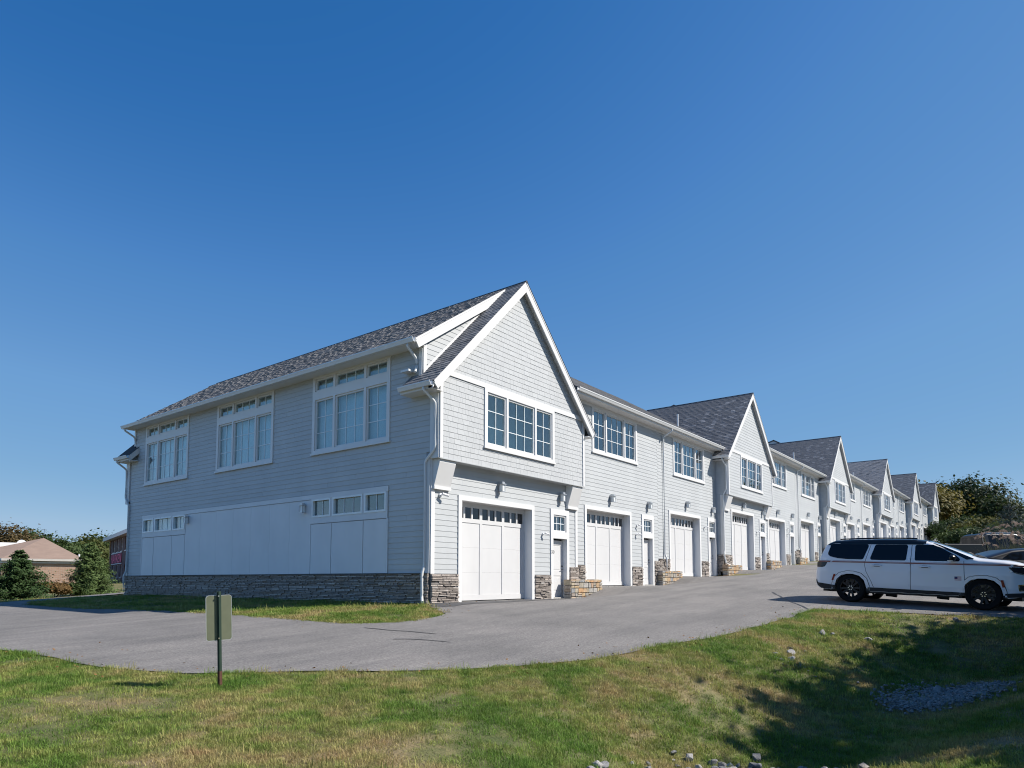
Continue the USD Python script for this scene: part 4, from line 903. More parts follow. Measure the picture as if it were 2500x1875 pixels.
class CarShape:
    """half section of a car body: along X (forward), half width y, height z; t runs from the sill (0) over the side to the middle of the roof (1)"""
    def __init__(s, top, bot, plan, belt, w_belt, w_roof, z_ref, side=((.3, .93), (.55, .985), (.9, 1.0), (1.12, .99), (1.25, .965))):
        s.top, s.bot, s.plan, s.belt, s.wb, s.wr, s.zr, s.side = map(np.array, (top, bot, plan, belt, w_belt, w_roof, z_ref, side))
    def f(s, tab, X): return np.interp(X, tab[:, 0], tab[:, 1])
    def w(s, X, z):
        p = s.f(s.plan, X); low = np.interp(z, s.side[:, 0], s.side[:, 1])
        hi = s.wb + (s.wr - s.wb) * np.clip((z - s.belt) / (s.zr - s.belt), 0, 1.3)
        return p * np.where(z < s.belt, low, np.minimum(low, hi / 1.0))
    def sec(s, X, n1=18, n2=9):
        zt, zb = s.f(s.top, X), s.f(s.bot, X); r = min(.13, .45 * (zt - zb)); z1 = zt - r
        zs = np.linspace(zb, z1, n1); pts = [(float(s.w(X, z)), z) for z in zs]; wr = pts[-1][0]
        for a in np.linspace(0, np.pi / 2, n2)[1:]:
            c, q = math.cos(a), math.sin(a)
            pts.append((wr * (1 - (1 - c ** .32) ** 1.0) if c > 1e-6 else 0.0, z1 + r * q ** 1.0))
        return np.array(pts)
    def body(s, xs):
        secs = [s.sec(x) for x in xs]; n = len(secs[0]); V = []; 
        for x, c in zip(xs, secs):
            ring = [(x, -y, z) for y, z in c] + [(x, y, z) for y, z in c[::-1][1:]]
            V.append(ring)
        V = np.array(V); m, k = V.shape[:2]; F = []
        for i in range(m - 1):
            for j in range(k):
                j2 = (j + 1) % k; F.append([i * k + j, i * k + j2, (i + 1) * k + j2, (i + 1) * k + j])
        F = np.array(F); F = np.vstack([F[:, [0, 1, 2]], F[:, [0, 2, 3]]]); v = V.reshape(-1, 3)
        c0, c1 = len(v), len(v) + 1; v = np.vstack([v, V[0].mean(0), V[-1].mean(0)])
        caps = [[c0, (j + 1) % k, j] for j in range(k)] + [[c1, (m - 1) * k + j, (m - 1) * k + (j + 1) % k] for j in range(k)]
        t = trimesh.Trimesh(v, np.vstack([F, caps]), process=True); trimesh.repair.fix_normals(t); return t
    def patch(s, pg, off, sgn=-1, edge=.09, th=.0):
        """a piece of side skin with the outline pg in (X, z), lying 'off' outside the body"""
        v2, f = trimesh.creation.triangulate_polygon(pg.segmentize(edge * .6), engine='earcut')
        v3, f = trimesh.remesh.subdivide_to_size(np.column_stack([v2, np.zeros(len(v2))]), f, edge, max_iter=12)
        m = trimesh.Trimesh(v3, f, process=True); x, z = m.vertices[:, 0], m.vertices[:, 1]
        y = np.array([float(s.w(a, b)) for a, b in zip(x, z)]) + off
        v = np.column_stack([x, sgn * y, z]); f = np.array(m.faces)
        fn = np.cross(v[f[:, 1]] - v[f[:, 0]], v[f[:, 2]] - v[f[:, 0]])[:, 1]
        f[fn * sgn < 0] = f[fn * sgn < 0][:, ::-1]
        # turned-in edge
        o = Polygon(pg.exterior).segmentize(edge * .5); c = np.array(o.exterior.coords); yy = np.array([float(s.w(a, b)) for a, b in c])
        A = np.column_stack([c[:, 0], sgn * (yy + off), c[:, 1]]); B = np.column_stack([c[:, 0], sgn * (yy - .02), c[:, 1]])
        n = len(c); i = np.arange(n - 1); q = np.column_stack([i, i + 1, i + 1 + n, i + n])
        return MB().add(v, f).add(np.vstack([A, B]), q if sgn > 0 else q[:, ::-1])
    def over(s, x0, x1, t0, off, nx=16, nt=None, tfun=None):
        """a piece of the top skin from x0 to x1, section points from index t0 over the middle to the other side"""
        V = []
        for x in np.linspace(x0, x1, nx):
            c = s.sec(x); a = t0 if tfun is None else tfun(x, c); c = c[a:] if isinstance(a, int) else c
            V.append([(x, -y - (off if y > 0 else 0), z + off) for y, z in c] + [(x, y + (off if y > 0 else 0), z + off) for y, z in c[::-1][1:]])
        V = np.array(V); m, k = V.shape[:2]
        F = [[i * k + j, i * k + j + 1, (i + 1) * k + j + 1, (i + 1) * k + j] for i in range(m - 1) for j in range(k - 1)]
        F = np.array(F)
        t = (V.reshape(-1, 3), np.vstack([F[:, [0, 2, 1]], F[:, [0, 3, 2]]])); return t
def rounded(pts, r): return Polygon(pts).buffer(-r, join_style=1).buffer(r, join_style=1, quad_segs=6)
def wheel(t, X, y, R, sgn, w=.27, steer=0, ns=10, studs=True, kx=1.0):
    def place(m):
        m = m.copy(); m.apply_transform(trimesh.transformations.rotation_matrix(math.radians(steer), [0, 0, 1])); m.apply_scale([1 / kx, 1, 1]); m.apply_translation([X, y, R]); return m
    def rev(prof, n=40):
        m = trimesh.creation.revolve(np.array(prof), sections=n); m.apply_transform(trimesh.transformations.rotation_matrix(math.pi / 2 * (1 if sgn < 0 else -1), [1, 0, 0])); return m
    h = w / 2; rr = R * .66
    ty = rev([(rr, -h + .01), (R * .9, -h), (R * .975, -h + .03), (R, -h + .06), (R, h - .06), (R * .975, h - .03), (R * .9, h), (rr, h - .01), (rr * .97, h - .04), (rr * .97, -h + .04), (rr, -h + .01)])
    wh = obj('wheel', place(ty), M['rubber'], t, smooth=30)
    rim = rev([(rr * .96, -h + .05), (rr * .995, -h + .03), (rr * .995, h - .012), (rr * .955, h - .006), (rr * .93, h - .03), (rr * .93, -h + .05), (rr * .96, -h + .05)])
    hub = rev([(0, -.02), (R * .2, -.02), (R * .2, h - .05), (R * .16, h - .035), (.0, h - .03)])
    disc = rev([(0, -.06), (R * .42, -.06), (R * .42, -.035), (0, -.035)])
    parts = [place(rim), place(hub)]
    for i in range(ns):
        b = trimesh.creation.box([rr * .78, R * .1, .035]); b.vertices[b.vertices[:, 0] > 0, 1] *= 1.5
        b.apply_translation([rr * .55, 0, h - .055]); b.vertices[b.vertices[:, 0] > rr * .5, 2] += .02
        b.apply_transform(trimesh.transformations.rotation_matrix(2 * math.pi * (i + .5 * (i % 2) * .35) / ns, [0, 0, 1]))
        b.apply_transform(trimesh.transformations.rotation_matrix(math.pi / 2 * (1 if sgn < 0 else -1), [1, 0, 0])); parts.append(place(b))
    obj('rim', trimesh.util.concatenate(parts), M['rim'], wh)
    obj('brake_disc', place(disc), M['rim'], wh)
    if studs:
        st = []
        for i in range(6):
            c = trimesh.creation.cylinder(R * .035, .03, sections=8); a = 2 * math.pi * i / 6; c.apply_translation([R * .13 * math.cos(a), R * .13 * math.sin(a), h - .028])
            c.apply_transform(trimesh.transformations.rotation_matrix(math.pi / 2 * (1 if sgn < 0 else -1), [1, 0, 0])); st.append(place(c))
        obj('wheel_nut', trimesh.util.concatenate(st), M['chrome'], wh)
def cut_arches(body, wheels, R, y_in, kx=1.0):
    R0 = R; sx = 1 / kx
    import manifold3d as m3
    bm = m3.Manifold(m3.Mesh(np.asarray(body.vertices, np.float32), np.asarray(body.faces, np.uint32)))
    for X, zc in wheels:
        for sg in (-1, 1):
            c = m3.CrossSection([[(X - R * 1.06 * sx, -1), (X + R * 1.06 * sx, -1), (X + R * 1.02 * sx, zc + R * .2), (X + R * .9 * sx, zc + R * .58), (X + R * .6 * sx, zc + R * .86), (X + R * .2 * sx, zc + R * .97), (X - R * .2 * sx, zc + R * .97), (X - R * .6 * sx, zc + R * .86), (X - R * .9 * sx, zc + R * .58), (X - R * 1.02 * sx, zc + R * .2)]])
            p = m3.Manifold.extrude(c, .5).rotate((90, 0, 0)).translate((0, sg * y_in + (.5 if sg > 0 else 0), 0))
            bm = bm - p
    k = bm.to_mesh(); return trimesh.Trimesh(k.vert_properties[:, :3], k.tri_verts, process=True)

def white_suv():
    # ground contact of the two near wheels; the shape is drawn a little long, so it is shortened along X
    d = np.array([-.11, -.994]); d /= np.linalg.norm(d); a = np.array([7.59, -9.16]); b = a + d * 3.145; KX = 3.145 / 3.5
    left = np.array([-d[1], d[0]]); mid = a + left * .96
    za, zb = float(ground_z(*a)) + .014, float(ground_z(*b)) + .014
    x = UsdGeom.Xform.Define(stage, path_for('white_suv', None)); t = x.GetPrim()
    tag(t, 'long white car with black roof and thin orange side stripe at the lot edge', 'car')
    fx = np.array([d[0], d[1], (zb - za) / 3.145]); fx /= np.linalg.norm(fx); ly = np.array([left[0], left[1], 0]); uz = np.cross(fx, ly)
    x.AddTransformOp().Set(Gf.Matrix4d(*(fx * KX), 0, *ly, 0, *uz, 0, mid[0], mid[1], za, 1))
    C = CarShape(top=[(-1.1, .66), (-1.07, .98), (-1.03, 1.12), (-.97, 1.27), (-.88, 1.5), (-.81, 1.645), (-.72, 1.70), (-.55, 1.765), (0, 1.795), (.9, 1.815), (1.7, 1.81), (2.05, 1.775), (2.4, 1.67), (2.9, 1.49), (3.36, 1.325), (3.5, 1.315), (4.0, 1.285), (4.3, 1.235), (4.5, 1.16), (4.58, 1.06), (4.63, .85), (4.64, .6)],
                 bot=[(-1.1, .56), (-1.05, .42), (-.9, .35), (-.5, .33), (4.1, .33), (4.45, .38), (4.64, .5)],
                 plan=[(-1.1, .84), (-1.06, .885), (-.95, .935), (-.7, .972), (-.3, .99), (.5, 1.0), (3.4, 1.0), (3.9, .985), (4.2, .95), (4.42, .87), (4.55, .77), (4.64, .62)], belt=1.22, w_belt=.975, w_roof=.80, z_ref=1.74)
    xs = np.unique(np.round(np.concatenate([np.linspace(-1.1, -.5, 19), np.linspace(-.5, 2, 20), np.linspace(2, 3.5, 16), np.linspace(3.5, 4.64, 24)]), 4))
    R = .405
    body = cut_arches(C.body(xs), ((0, R), (3.5, R)), .5, .62, KX)
    obj('body', body, M['car_white'], t, smooth=24)
    # black roof, spoiler and upper frames
    def tw(x, c): return int(np.argmin(np.abs(c[:, 1] - min(1.655 if x > -.7 else 1.6, c[-1, 1] - .05))))
    zr = lambda x: 1.645 if x > -.6 else 1.595
    tops = []
    def roof_patch(x0, x1, n):
        V = []
        for x in np.linspace(x0, x1, n):
            c = C.sec(x, 60, 9); zt = c[-1, 1]; z0 = min(zr(x), zt - .02); y0 = np.interp(z0, c[:, 1], c[:, 0]) if z0 < c[-9, 1] else None
            up = c[c[:, 1] > z0 + .004]; pts = ([(float(C.w(x, z0)), z0)] if y0 is not None else []) + [tuple(q) for q in up]
            s_ = np.linspace(0, 1, 18); pa = np.array(pts); L = np.concatenate([[0], np.cumsum(np.hypot(*np.diff(pa, axis=0).T))]); L /= L[-1]
            pa = np.column_stack([np.interp(s_, L, pa[:, 0]), np.interp(s_, L, pa[:, 1])])
            V.append([(x, -y - .006, z + .006) for y, z in pa] + [(x, y + .006, z + .006) for y, z in pa[::-1][1:]])
        V = np.array(V); m, k = V.shape[:2]; F = np.array([[i * k + j, (i + 1) * k + j, (i + 1) * k + j + 1, i * k + j + 1] for i in range(m - 1) for j in range(k - 1)])
        return V.reshape(-1, 3), np.vstack([F[:, [0, 1, 2]], F[:, [0, 2, 3]]])
    obj('roof', roof_patch(-.84, 2.06, 40), M['car_black'], t, smooth=True)
    for sg in (-1, 1):
        obj('roof_rail', MB().tube([(x_, sg * .70, float(C.f(C.top, x_)) + .015) for x_ in np.linspace(-.4, 1.8, 14)], .018, 8), M['car_black'], t)
    # windscreen
    V = []
    for x_ in np.linspace(2.08, 3.34, 14):
        zt = float(C.f(C.top, x_)); yw = .70 + .10 * (x_ - 2.08) / 1.26
        V.append([(x_, y, zt + .008 - .05 * (y / .8) ** 4) for y in np.linspace(-yw, yw, 15)])
    V = np.array(V); m, k = V.shape[:2]; F = np.array([[i * k + j, (i + 1) * k + j, (i + 1) * k + j + 1, i * k + j + 1] for i in range(m - 1) for j in range(k - 1)])
    ws = obj('windscreen', (V.reshape(-1, 3), np.vstack([F[:, [0, 1, 2]], F[:, [0, 2, 3]]])), M['windshield'], t, smooth=True)
    def on_ws(x0, x1, y0, y1): 
        z = lambda q: float(C.f(C.top, q)) + .014
        return MB().quadprism((x0, y0, z(x0) - .03), (x1, y0, z(x1) - .03), (x1, y1, z(x1) - .012), (x0, y1, z(x0) - .012), .002)
    obj('orange_notice', on_ws(2.2, 2.34, -.55, -.25), M['orange'], ws); obj('sticker', on_ws(2.36, 2.42, -.4, -.33), M['paper'], ws); obj('sticker', on_ws(3.1, 3.2, -.68, -.58), M['teal'], ws)
    obj('wiper', MB().tube([(3.33, -.1, 1.36), (3.2, -.6, 1.40)], .012, 6).tube([(3.33, .45, 1.36), (3.2, -.02, 1.42)], .012, 6), M['black'], ws)
    for sg in (-1, 1):
        P = lambda n, pg, off, m, par=t, label=None: obj(n, C.patch(pg, off, sg), m, par, smooth=35, label=label)
        # doors as proud skins with dark gaps below
        gap = [LineString([(.56, 1.64), (.42, 1.1), (.46, .9), (.62, .6), (.68, .45)]), LineString([(1.70, 1.64), (1.70, .42)]), LineString([(3.05, 1.24), (3.09, .42)])]
        for g_ in gap: P('panel_gap', g_.buffer(.006, cap_style=2), .002, M['seam'])
        rd = Polygon([(.60, 1.64), (.435, 1.12), (.47, .9), (.63, .6), (.69, .45), (1.69, .44), (1.69, 1.64)]); fd = Polygon([(1.71, 1.64), (1.71, .44), (3.08, .425), (3.045, 1.26), (2.92, 1.36), (2.3, 1.62), (2.2, 1.64)])
        rw = rounded([(.70, 1.63), (.585, 1.25), (.62, 1.225), (1.56, 1.225), (1.585, 1.63)], .04); fw = rounded([(1.80, 1.63), (1.82, 1.23), (3.0, 1.235), (2.85, 1.36), (2.45, 1.56), (2.25, 1.635)], .035)
        d1 = P('rear_door', rd.difference(rw.buffer(.012)), .005, M['car_white']); d2 = P('front_door', fd.difference(fw.buffer(.012)), .005, M['car_white'])
        P('window', rw, .004, M['car_glass'], d1); P('window', fw, .004, M['car_glass'], d2)
        P('window_frame', rw.buffer(.014).difference(rw.buffer(-.002)), .0065, M['car_black'], d1); P('window_frame', fw.buffer(.014).difference(fw.buffer(-.002)), .0065, M['car_black'], d2)
        qw = rounded([(-.62, 1.64), (-.70, 1.36), (-.62, 1.3), (-.4, 1.255), (-.15, 1.235), (.36, 1.232), (.50, 1.64)], .05)
        P('quarter_window', qw, .004, M['car_glass']); P('window_frame', qw.buffer(.016).difference(qw.buffer(-.002)), .006, M['car_black'])
        # black pillar between front window and windscreen
        P('pillar', Polygon([(2.1, 1.70), (2.22, 1.70), (2.5, 1.58), (3.12, 1.27), (3.3, 1.30), (2.95, 1.44), (2.55, 1.60), (2.3, 1.69)]), .006, M['car_black'])
        for X0, par in ((.63, d1), (1.93, d2)):
            y = float(C.w(X0, 1.06)); obj('handle', MB().tube([(X0, sg * (y + .01), 1.055), (X0 + .03, sg * (y + .045), 1.062), (X0 + .26, sg * (y + .045), 1.062), (X0 + .29, sg * (y + .01), 1.055)], .016, 8), M['car_white'], par, smooth=40)
            obj('handle_recess', C.patch(rounded([(X0 + .05, 1.03), (X0 + .24, 1.03), (X0 + .22, 1.085), (X0 + .07, 1.085)], .015), .0065, sg), M['seam'], par)
        st = [(-1.0, 1.135), (-.2, 1.135), (1.6, 1.14), (3.0, 1.145), (4.0, 1.15), (4.52, 1.13)]
        P('side_stripe', LineString(st).buffer(.015, cap_style=2), .0075, M['stripe'])
        P('stripe_edge', LineString([(a_, b_ + .03) for a_, b_ in st]).buffer(.004, cap_style=2), .0075, M['stripe'])
        for q in (-.62, -.59, 4.12, 4.15): P('stripe_mark', LineString([(q, 1.10), (q + .05, 1.17)]).buffer(.009, cap_style=2), .0085, M['car_white'])
        P('tail_light', rounded([(-1.045, 1.10), (-1.02, 1.13), (-.70, 1.115), (-.78, .99), (-.86, .97), (-1.045, .97)], .015), .006, M['lamp_dark'])
        P('headlight', rounded([(4.08, 1.10), (4.12, 1.115), (4.57, 1.09), (4.6, .94), (4.4, .95), (4.2, .99)], .02), .006, M['lamp_dark'])
        P('headlight_trim', LineString([(4.12, 1.0), (4.35, .945), (4.6, .93)]).buffer(.008), .01, M['chrome'])
        P('fog_lamp', rounded([(4.32, .66), (4.62, .68), (4.62, .56), (4.34, .54)], .02), .004, M['black'])
        P('fog_lamp_trim', rounded([(4.30, .68), (4.62, .70), (4.62, .54), (4.32, .52)], .02).difference(rounded([(4.33, .655), (4.62, .675), (4.62, .565), (4.345, .545)], .02)), .008, M['chrome'])
        for X0, q in ((0, 0), (3.5, 0)):
            arch = lambda k: Polygon([(X0 + R * k * c / KX, R + R * k * s_) for c, s_ in ((1.06, -.1), (1.02, .2), (.9, .58), (.6, .86), (.2, .97), (-.2, .97), (-.6, .86), (-.9, .58), (-1.02, .2), (-1.06, -.1))])
            P('wheel_arch_trim', arch(1.2).difference(arch(1.005)).difference(sbox(X0 - .46 / KX, 0, X0 + .46 / KX, .40)), .012, M['car_white'])
            P('panel_gap', arch(1.215).difference(arch(1.19)).intersection(sbox(X0 - 1, .4, X0 + 1, 2)), .0035, M['seam'])
        P('side_marker', Polygon([(-.56, .60), (-.50, .60), (-.44, .78), (-.50, .78)]), .016, M['red']); P('side_marker', Polygon([(3.96, .60), (4.02, .60), (3.98, .78), (3.92, .78)]), .016, M['red'])
        P('sill_cladding', Polygon([(.46, .445), (.46, .34), (3.08, .34), (3.08, .425)]), .012, M['clad'])
        P('bumper_cladding', Polygon([(-1.07, .62), (-1.02, .52), (-.45, .46), (-.45, .34), (-.9, .36), (-1.03, .44), (-1.09, .58)]), .012, M['clad'])
        P('bumper_cladding', Polygon([(3.97, .44), (4.62, .50), (4.6, .44), (4.4, .37), (3.97, .34)]), .012, M['clad'])
        y = float(C.w(2.75, 1.26))
        mm = trimesh.creation.icosphere(3, 1.0); mm.apply_scale([.12, .13, .095]); mm.vertices[:, 0] = np.where(mm.vertices[:, 0] < 0, mm.vertices[:, 0] * .45, mm.vertices[:, 0]); mm.vertices[:, 2] = np.clip(mm.vertices[:, 2], -.07, .085); mm.apply_translation([2.78, sg * (y + .17), 1.30])
        mir = obj('mirror', mm, M['car_black'], t, smooth=True); obj('mirror_arm', MB().tube([(2.78, sg * (y - .02), 1.245), (2.79, sg * (y + .14), 1.262)], .03, 8), M['car_black'], mir)
        obj('mirror_foot', MB().box(2.70, 2.84, min(sg * (y + .06), sg * (y + .28)), max(sg * (y + .06), sg * (y + .28)), 1.222, 1.236), M['chrome'], mir)
        if sg < 0:
            fl = d2; P('flag_decal', sbox(2.83, .73, 3.0, .83), .0062, M['paper'], fl)
            for i in range(4): P('flag_stripe', sbox(2.83, .735 + i * .027, 3.0, .748 + i * .027), .0072, M['flag_red'], fl)
            P('flag_canton', sbox(2.83, .775, 2.905, .83), .008, M['flag_blue'], fl)
        for X0, stv in ((0, 0), (3.5, 9)): wheel(t, X0, sg * (.965 - .14), R, sg, steer=stv, kx=KX)
    # underside
    obj('underbody', MB().box(-.95, 4.35, -.62, .62, .27, .5).box(.46, 3.0, -.9, .9, .29, .36).tube([(.9, -.5, .27), (1.2, -.5, .25)], .06, 8).tube([(2.3, -.55, .27), (2.6, -.55, .25)], .05, 8), M['clad'], t)
    obj('grille', MB().box(4.55, 4.655, -.55, .55, .92, 1.08), M['black'], t)
    for i in range(7): obj('grille_slot', MB().box(4.65, 4.665, -.52 + i * .15, -.42 + i * .15, .94, 1.06), M['chrome'], t)
    obj('antenna_fin', MB().add([(-.42, -.02, 1.77), (-.18, -.02, 1.785), (-.38, 0, 1.84), (-.3, 0, 1.845), (-.42, .02, 1.77), (-.18, .02, 1.785)], [[0, 1, 3, 2], [4, 2, 3, 5], [0, 2, 4, 4], [1, 5, 3, 3]]), M['car_black'], t)
    obj('hood_line', MB().tube([(3.42, -.62, 1.335), (4.0, -.55, 1.31), (4.45, -.42, 1.2)], .006, 5), M['seam'], t)
    obj('hood_line', MB().tube([(3.42, .62, 1.335), (4.0, .55, 1.31), (4.45, .42, 1.2)], .006, 5), M['seam'], t)
white_suv()

def dark_car():
    c = np.array([15.9, -12.9]); ang = math.degrees(math.atan2(-.80, .60)); zg = float(ground_z(*c)) + .012
    t = thing('dark_car', 'low dark car parked behind the hood of the white car', 'car', None, (c[0], c[1], zg), ang)
    C = CarShape(top=[(-2.3, .55), (-2.25, .95), (-1.9, 1.06), (-1.3, 1.22), (-.7, 1.38), (0, 1.43), (.4, 1.40), (1.0, 1.16), (1.3, 1.02), (2.0, .92), (2.25, .75), (2.32, .5)], bot=[(-2.3, .4), (-2, .22), (2, .22), (2.32, .35)],
                 plan=[(-2.3, .7), (-2.1, .85), (-1.5, .93), (0, .94), (1.5, .92), (2.1, .82), (2.32, .6)], belt=.92, w_belt=.95, w_roof=.70, z_ref=1.40, side=((.2, .92), (.5, 1.0), (.9, .97)))
    b = cut_arches(C.body(np.linspace(-2.3, 2.32, 60)), ((-1.35, .33), (1.4, .33)), .42, .55)
    obj('body', b, M['car_navy'], t, smooth=28)
    for sg in (-1, 1):
        obj('window', C.patch(rounded([(-1.2, 1.02), (-.7, 1.3), (-.05, 1.34), (-.05, .98)], .03), .004, sg), M['car_glass'], t); obj('window', C.patch(rounded([(.03, .98), (.03, 1.34), (.4, 1.3), (.9, 1.0)], .03), .004, sg), M['car_glass'], t)
        for X0 in (-1.35, 1.4): wheel(t, X0, sg * .83, .33, sg, w=.22, studs=False, ns=5)
        obj('mirror', MB().box(.7, .85, min(sg * .9, sg * 1.05), max(sg * .9, sg * 1.05), 1.0, 1.1), M['car_navy'], t)
    V = np.array([[(x, y, float(C.f(C.top, x)) + .006 - .03 * (y / .7) ** 4) for y in np.linspace(-.6, .6, 7)] for x in np.linspace(.45, 1.22, 6)]); k = 7
    F = np.array([[i * k + j, (i + 1) * k + j, (i + 1) * k + j + 1, i * k + j + 1] for i in range(5) for j in range(k - 1)])
    obj('windscreen', (V.reshape(-1, 3), F), M['windshield'], t)
    obj('antenna', MB().tube([(-.6, 0, 1.38), (-.66, 0, 1.46)], .012, 6), M['black'], t)
dark_car()

def pickup():
    c = np.array([28.6, -11.3]); ang = -48.0; zg = float(ground_z(*c))
    t = thing('pickup_truck', 'black pickup truck partly hidden between the white car and tall grass', 'truck', None, (c[0], c[1], zg + .012), ang)
    # bed
    bed = MB().box(-2.9, -.75, -.98, -.90, .55, 1.32).box(-2.9, -.75, .90, .98, .55, 1.32).box(-2.95, -2.87, -.98, .98, .55, 1.32).box(-.83, -.75, -.9, .9, .55, 1.32).box(-2.87, -.83, -.9, .9, .55, .68)
    obj('bed', bed, M['car_black'], t)
    obj('bed_rail', MB().tube([(-2.9, -.94, 1.335), (-.76, -.94, 1.335)], .035, 8).tube([(-2.9, .94, 1.335), (-.76, .94, 1.335)], .035, 8), M['black'], t)
    C = CarShape(top=[(-.72, 1.25), (-.70, 1.85), (-.55, 1.93), (.9, 1.95), (1.25, 1.88), (1.9, 1.4), (2.1, 1.33), (2.9, 1.27), (3.0, 1.0), (3.02, .7)], bot=[(-.72, .5), (2.8, .5), (3.02, .6)], plan=[(-.72, .97), (0, .985), (2.4, .985), (2.8, .93), (3.02, .8)], belt=1.3, w_belt=.98, w_roof=.80, z_ref=1.9, side=((.5, .97), (.9, 1.0), (1.3, .985)))
    obj('cab', cut_arches(C.body(np.unique(np.concatenate([np.linspace(-.72, -.5, 6), np.linspace(-.5, 3.02, 44)]))), ((2.25, .42),), .5, .6), M['car_black'], t, smooth=28)
    for sg in (-1, 1):
        for q in ([(-.5, 1.34), (-.5, 1.82), (.35, 1.84), (.35, 1.34)], [(.45, 1.34), (.45, 1.84), (1.1, 1.8), (1.6, 1.36)]):
            w_ = obj('window', C.patch(rounded(q, .04), .004, sg), M['car_glass'], t)
        for X0 in (-1.75, 2.25): wheel(t, X0, sg * .85, .42, sg, studs=False, ns=6)
        obj('fender_flare', MB().tube([(-1.75 + .52 * math.cos(a), sg * .98, .42 + .52 * math.sin(a)) for a in np.linspace(.1, 3.04, 14)], .045, 8), M['black'], t)
    obj('rear_window', MB().box(-.735, -.722, -.7, .7, 1.38, 1.78), M['car_glass'], t)
    obj('window_edge', MB().tube([(-.73, -.78, 1.3), (-.72, -.76, 1.84), (-.6, -.7, 1.93), (.9, -.7, 1.955)], .014, 6), M['chrome'], t)
    obj('antenna', MB().tube([(.9, -.6, 1.93), (.9, -.6, 2.35)], .008, 5), M['black'], t)
    obj('chassis', MB().box(-2.8, 2.9, -.45, .45, .42, .6), M['clad'], t)
pickup()

# ------------------------------------------------------------------ sign at the roadside
M['sign_back'] = plain('sign_back', (.14, .155, .10), .55, metal=.2, noise_scale=6, noise_amt=.12)
M['post_green'] = plain('post_green', (.02, .045, .03), .55, noise_scale=12, noise_amt=.2)
M['rust'] = plain('rusty_steel', (.12, .055, .035), .85, noise_scale=25, noise_amt=.4)
def sign():
    x, y = -8.97, -5.08; z = float(ground_z(x, y)) - .05
    r = UsdGeom.Xform.Define(stage, path_for('road_sign', None)); t = r.GetPrim(); tag(t, 'small road sign on a rusty green post seen from its back beside the drive', 'sign')
    r.AddTranslateOp().Set(Gf.Vec3d(x, y, z)); r.AddRotateZOp().Set(-math.degrees(YAW) + 37); r.AddRotateYOp().Set(-2.3)
    # u-channel post: local x across, y away from the viewer
    prof = Polygon([(-.042, .0), (-.042, .006), (-.02, .006), (-.016, .034), (.016, .034), (.02, .006), (.042, .006), (.042, 0), (.016, 0), (.011, .028), (-.011, .028), (-.016, 0)])
    p = trimesh.creation.extrude_polygon(affinity.scale(prof, .62, -1, origin=(0, 0)), 1.02, engine='earcut'); p.apply_translation([0, 0, .24]); obj('post', p, M['post_green'], t)
    b = trimesh.creation.extrude_polygon(affinity.scale(prof, .66, -1, origin=(0, 0)), .34, engine='earcut'); b.apply_translation([0, 0.0, -.1]); obj('post_base', b, M['rust'], t)
    pl = sbox(-.158, .63, .158, 1.21).buffer(-.035).buffer(.035, quad_segs=6)
    P = Plane((0, .004, 0), (1, 0, 0), (0, -1, 0))
    s = obj('sign_plate', MB().poly(P, pl, -.004, 0), M['sign_back'], t)
    obj('sign_edge', MB().poly(P, pl.buffer(.0015).difference(pl.buffer(-.004)), -.0055, .0008), M['lamp'], s)
    for q in (1.2, .66): obj('bolt', MB().tube([(-.012, -.03, q), (-.012, -.04, q)], .011, 6), M['chrome'], t)
sign()

# ------------------------------------------------------------------ trees, bushes and grasses
def leafmat(name, ramp, transl=.3): return island(name, ramp, .65, transl)
M['leaf_dark'] = leafmat('leaf_dark', [(0, (.016, .032, .010)), (.5, (.030, .055, .016)), (.85, (.050, .080, .022)), (1, (.10, .105, .025))])
M['leaf_mid'] = leafmat('leaf_mid', [(0, (.030, .055, .016)), (.5, (.050, .085, .024)), (.85, (.085, .12, .035)), (1, (.13, .14, .04))])
M['leaf_yellow'] = leafmat('leaf_yellow', [(0, (.035, .055, .014)), (.35, (.07, .09, .02)), (.7, (.13, .12, .025)), (1, (.26, .18, .03))])
M['leaf_rust'] = leafmat('leaf_rust', [(0, (.07, .06, .025)), (.5, (.12, .085, .035)), (.8, (.16, .10, .045)), (1, (.09, .10, .03))])
M['leaf_red'] = leafmat('leaf_red', [(0, (.07, .08, .02)), (.45, (.13, .10, .03)), (.75, (.22, .09, .04)), (1, (.08, .11, .03))])
M['needle'] = leafmat('needle', [(0, (.016, .034, .014)), (.5, (.028, .055, .020)), (1, (.055, .085, .03))], .15)
M['needle_light'] = leafmat('needle_light', [(0, (.035, .07, .02)), (.5, (.065, .115, .032)), (1, (.115, .165, .05))], .2)
M['needle_blue'] = leafmat('needle_blue', [(0, (.035, .06, .055)), (.5, (.06, .095, .085)), (1, (.11, .15, .14))], .15)
M['bark'] = plain('bark', (.075, .058, .045), .95, noise_scale=8, noise_amt=.35, bump=(25, .9, .03))

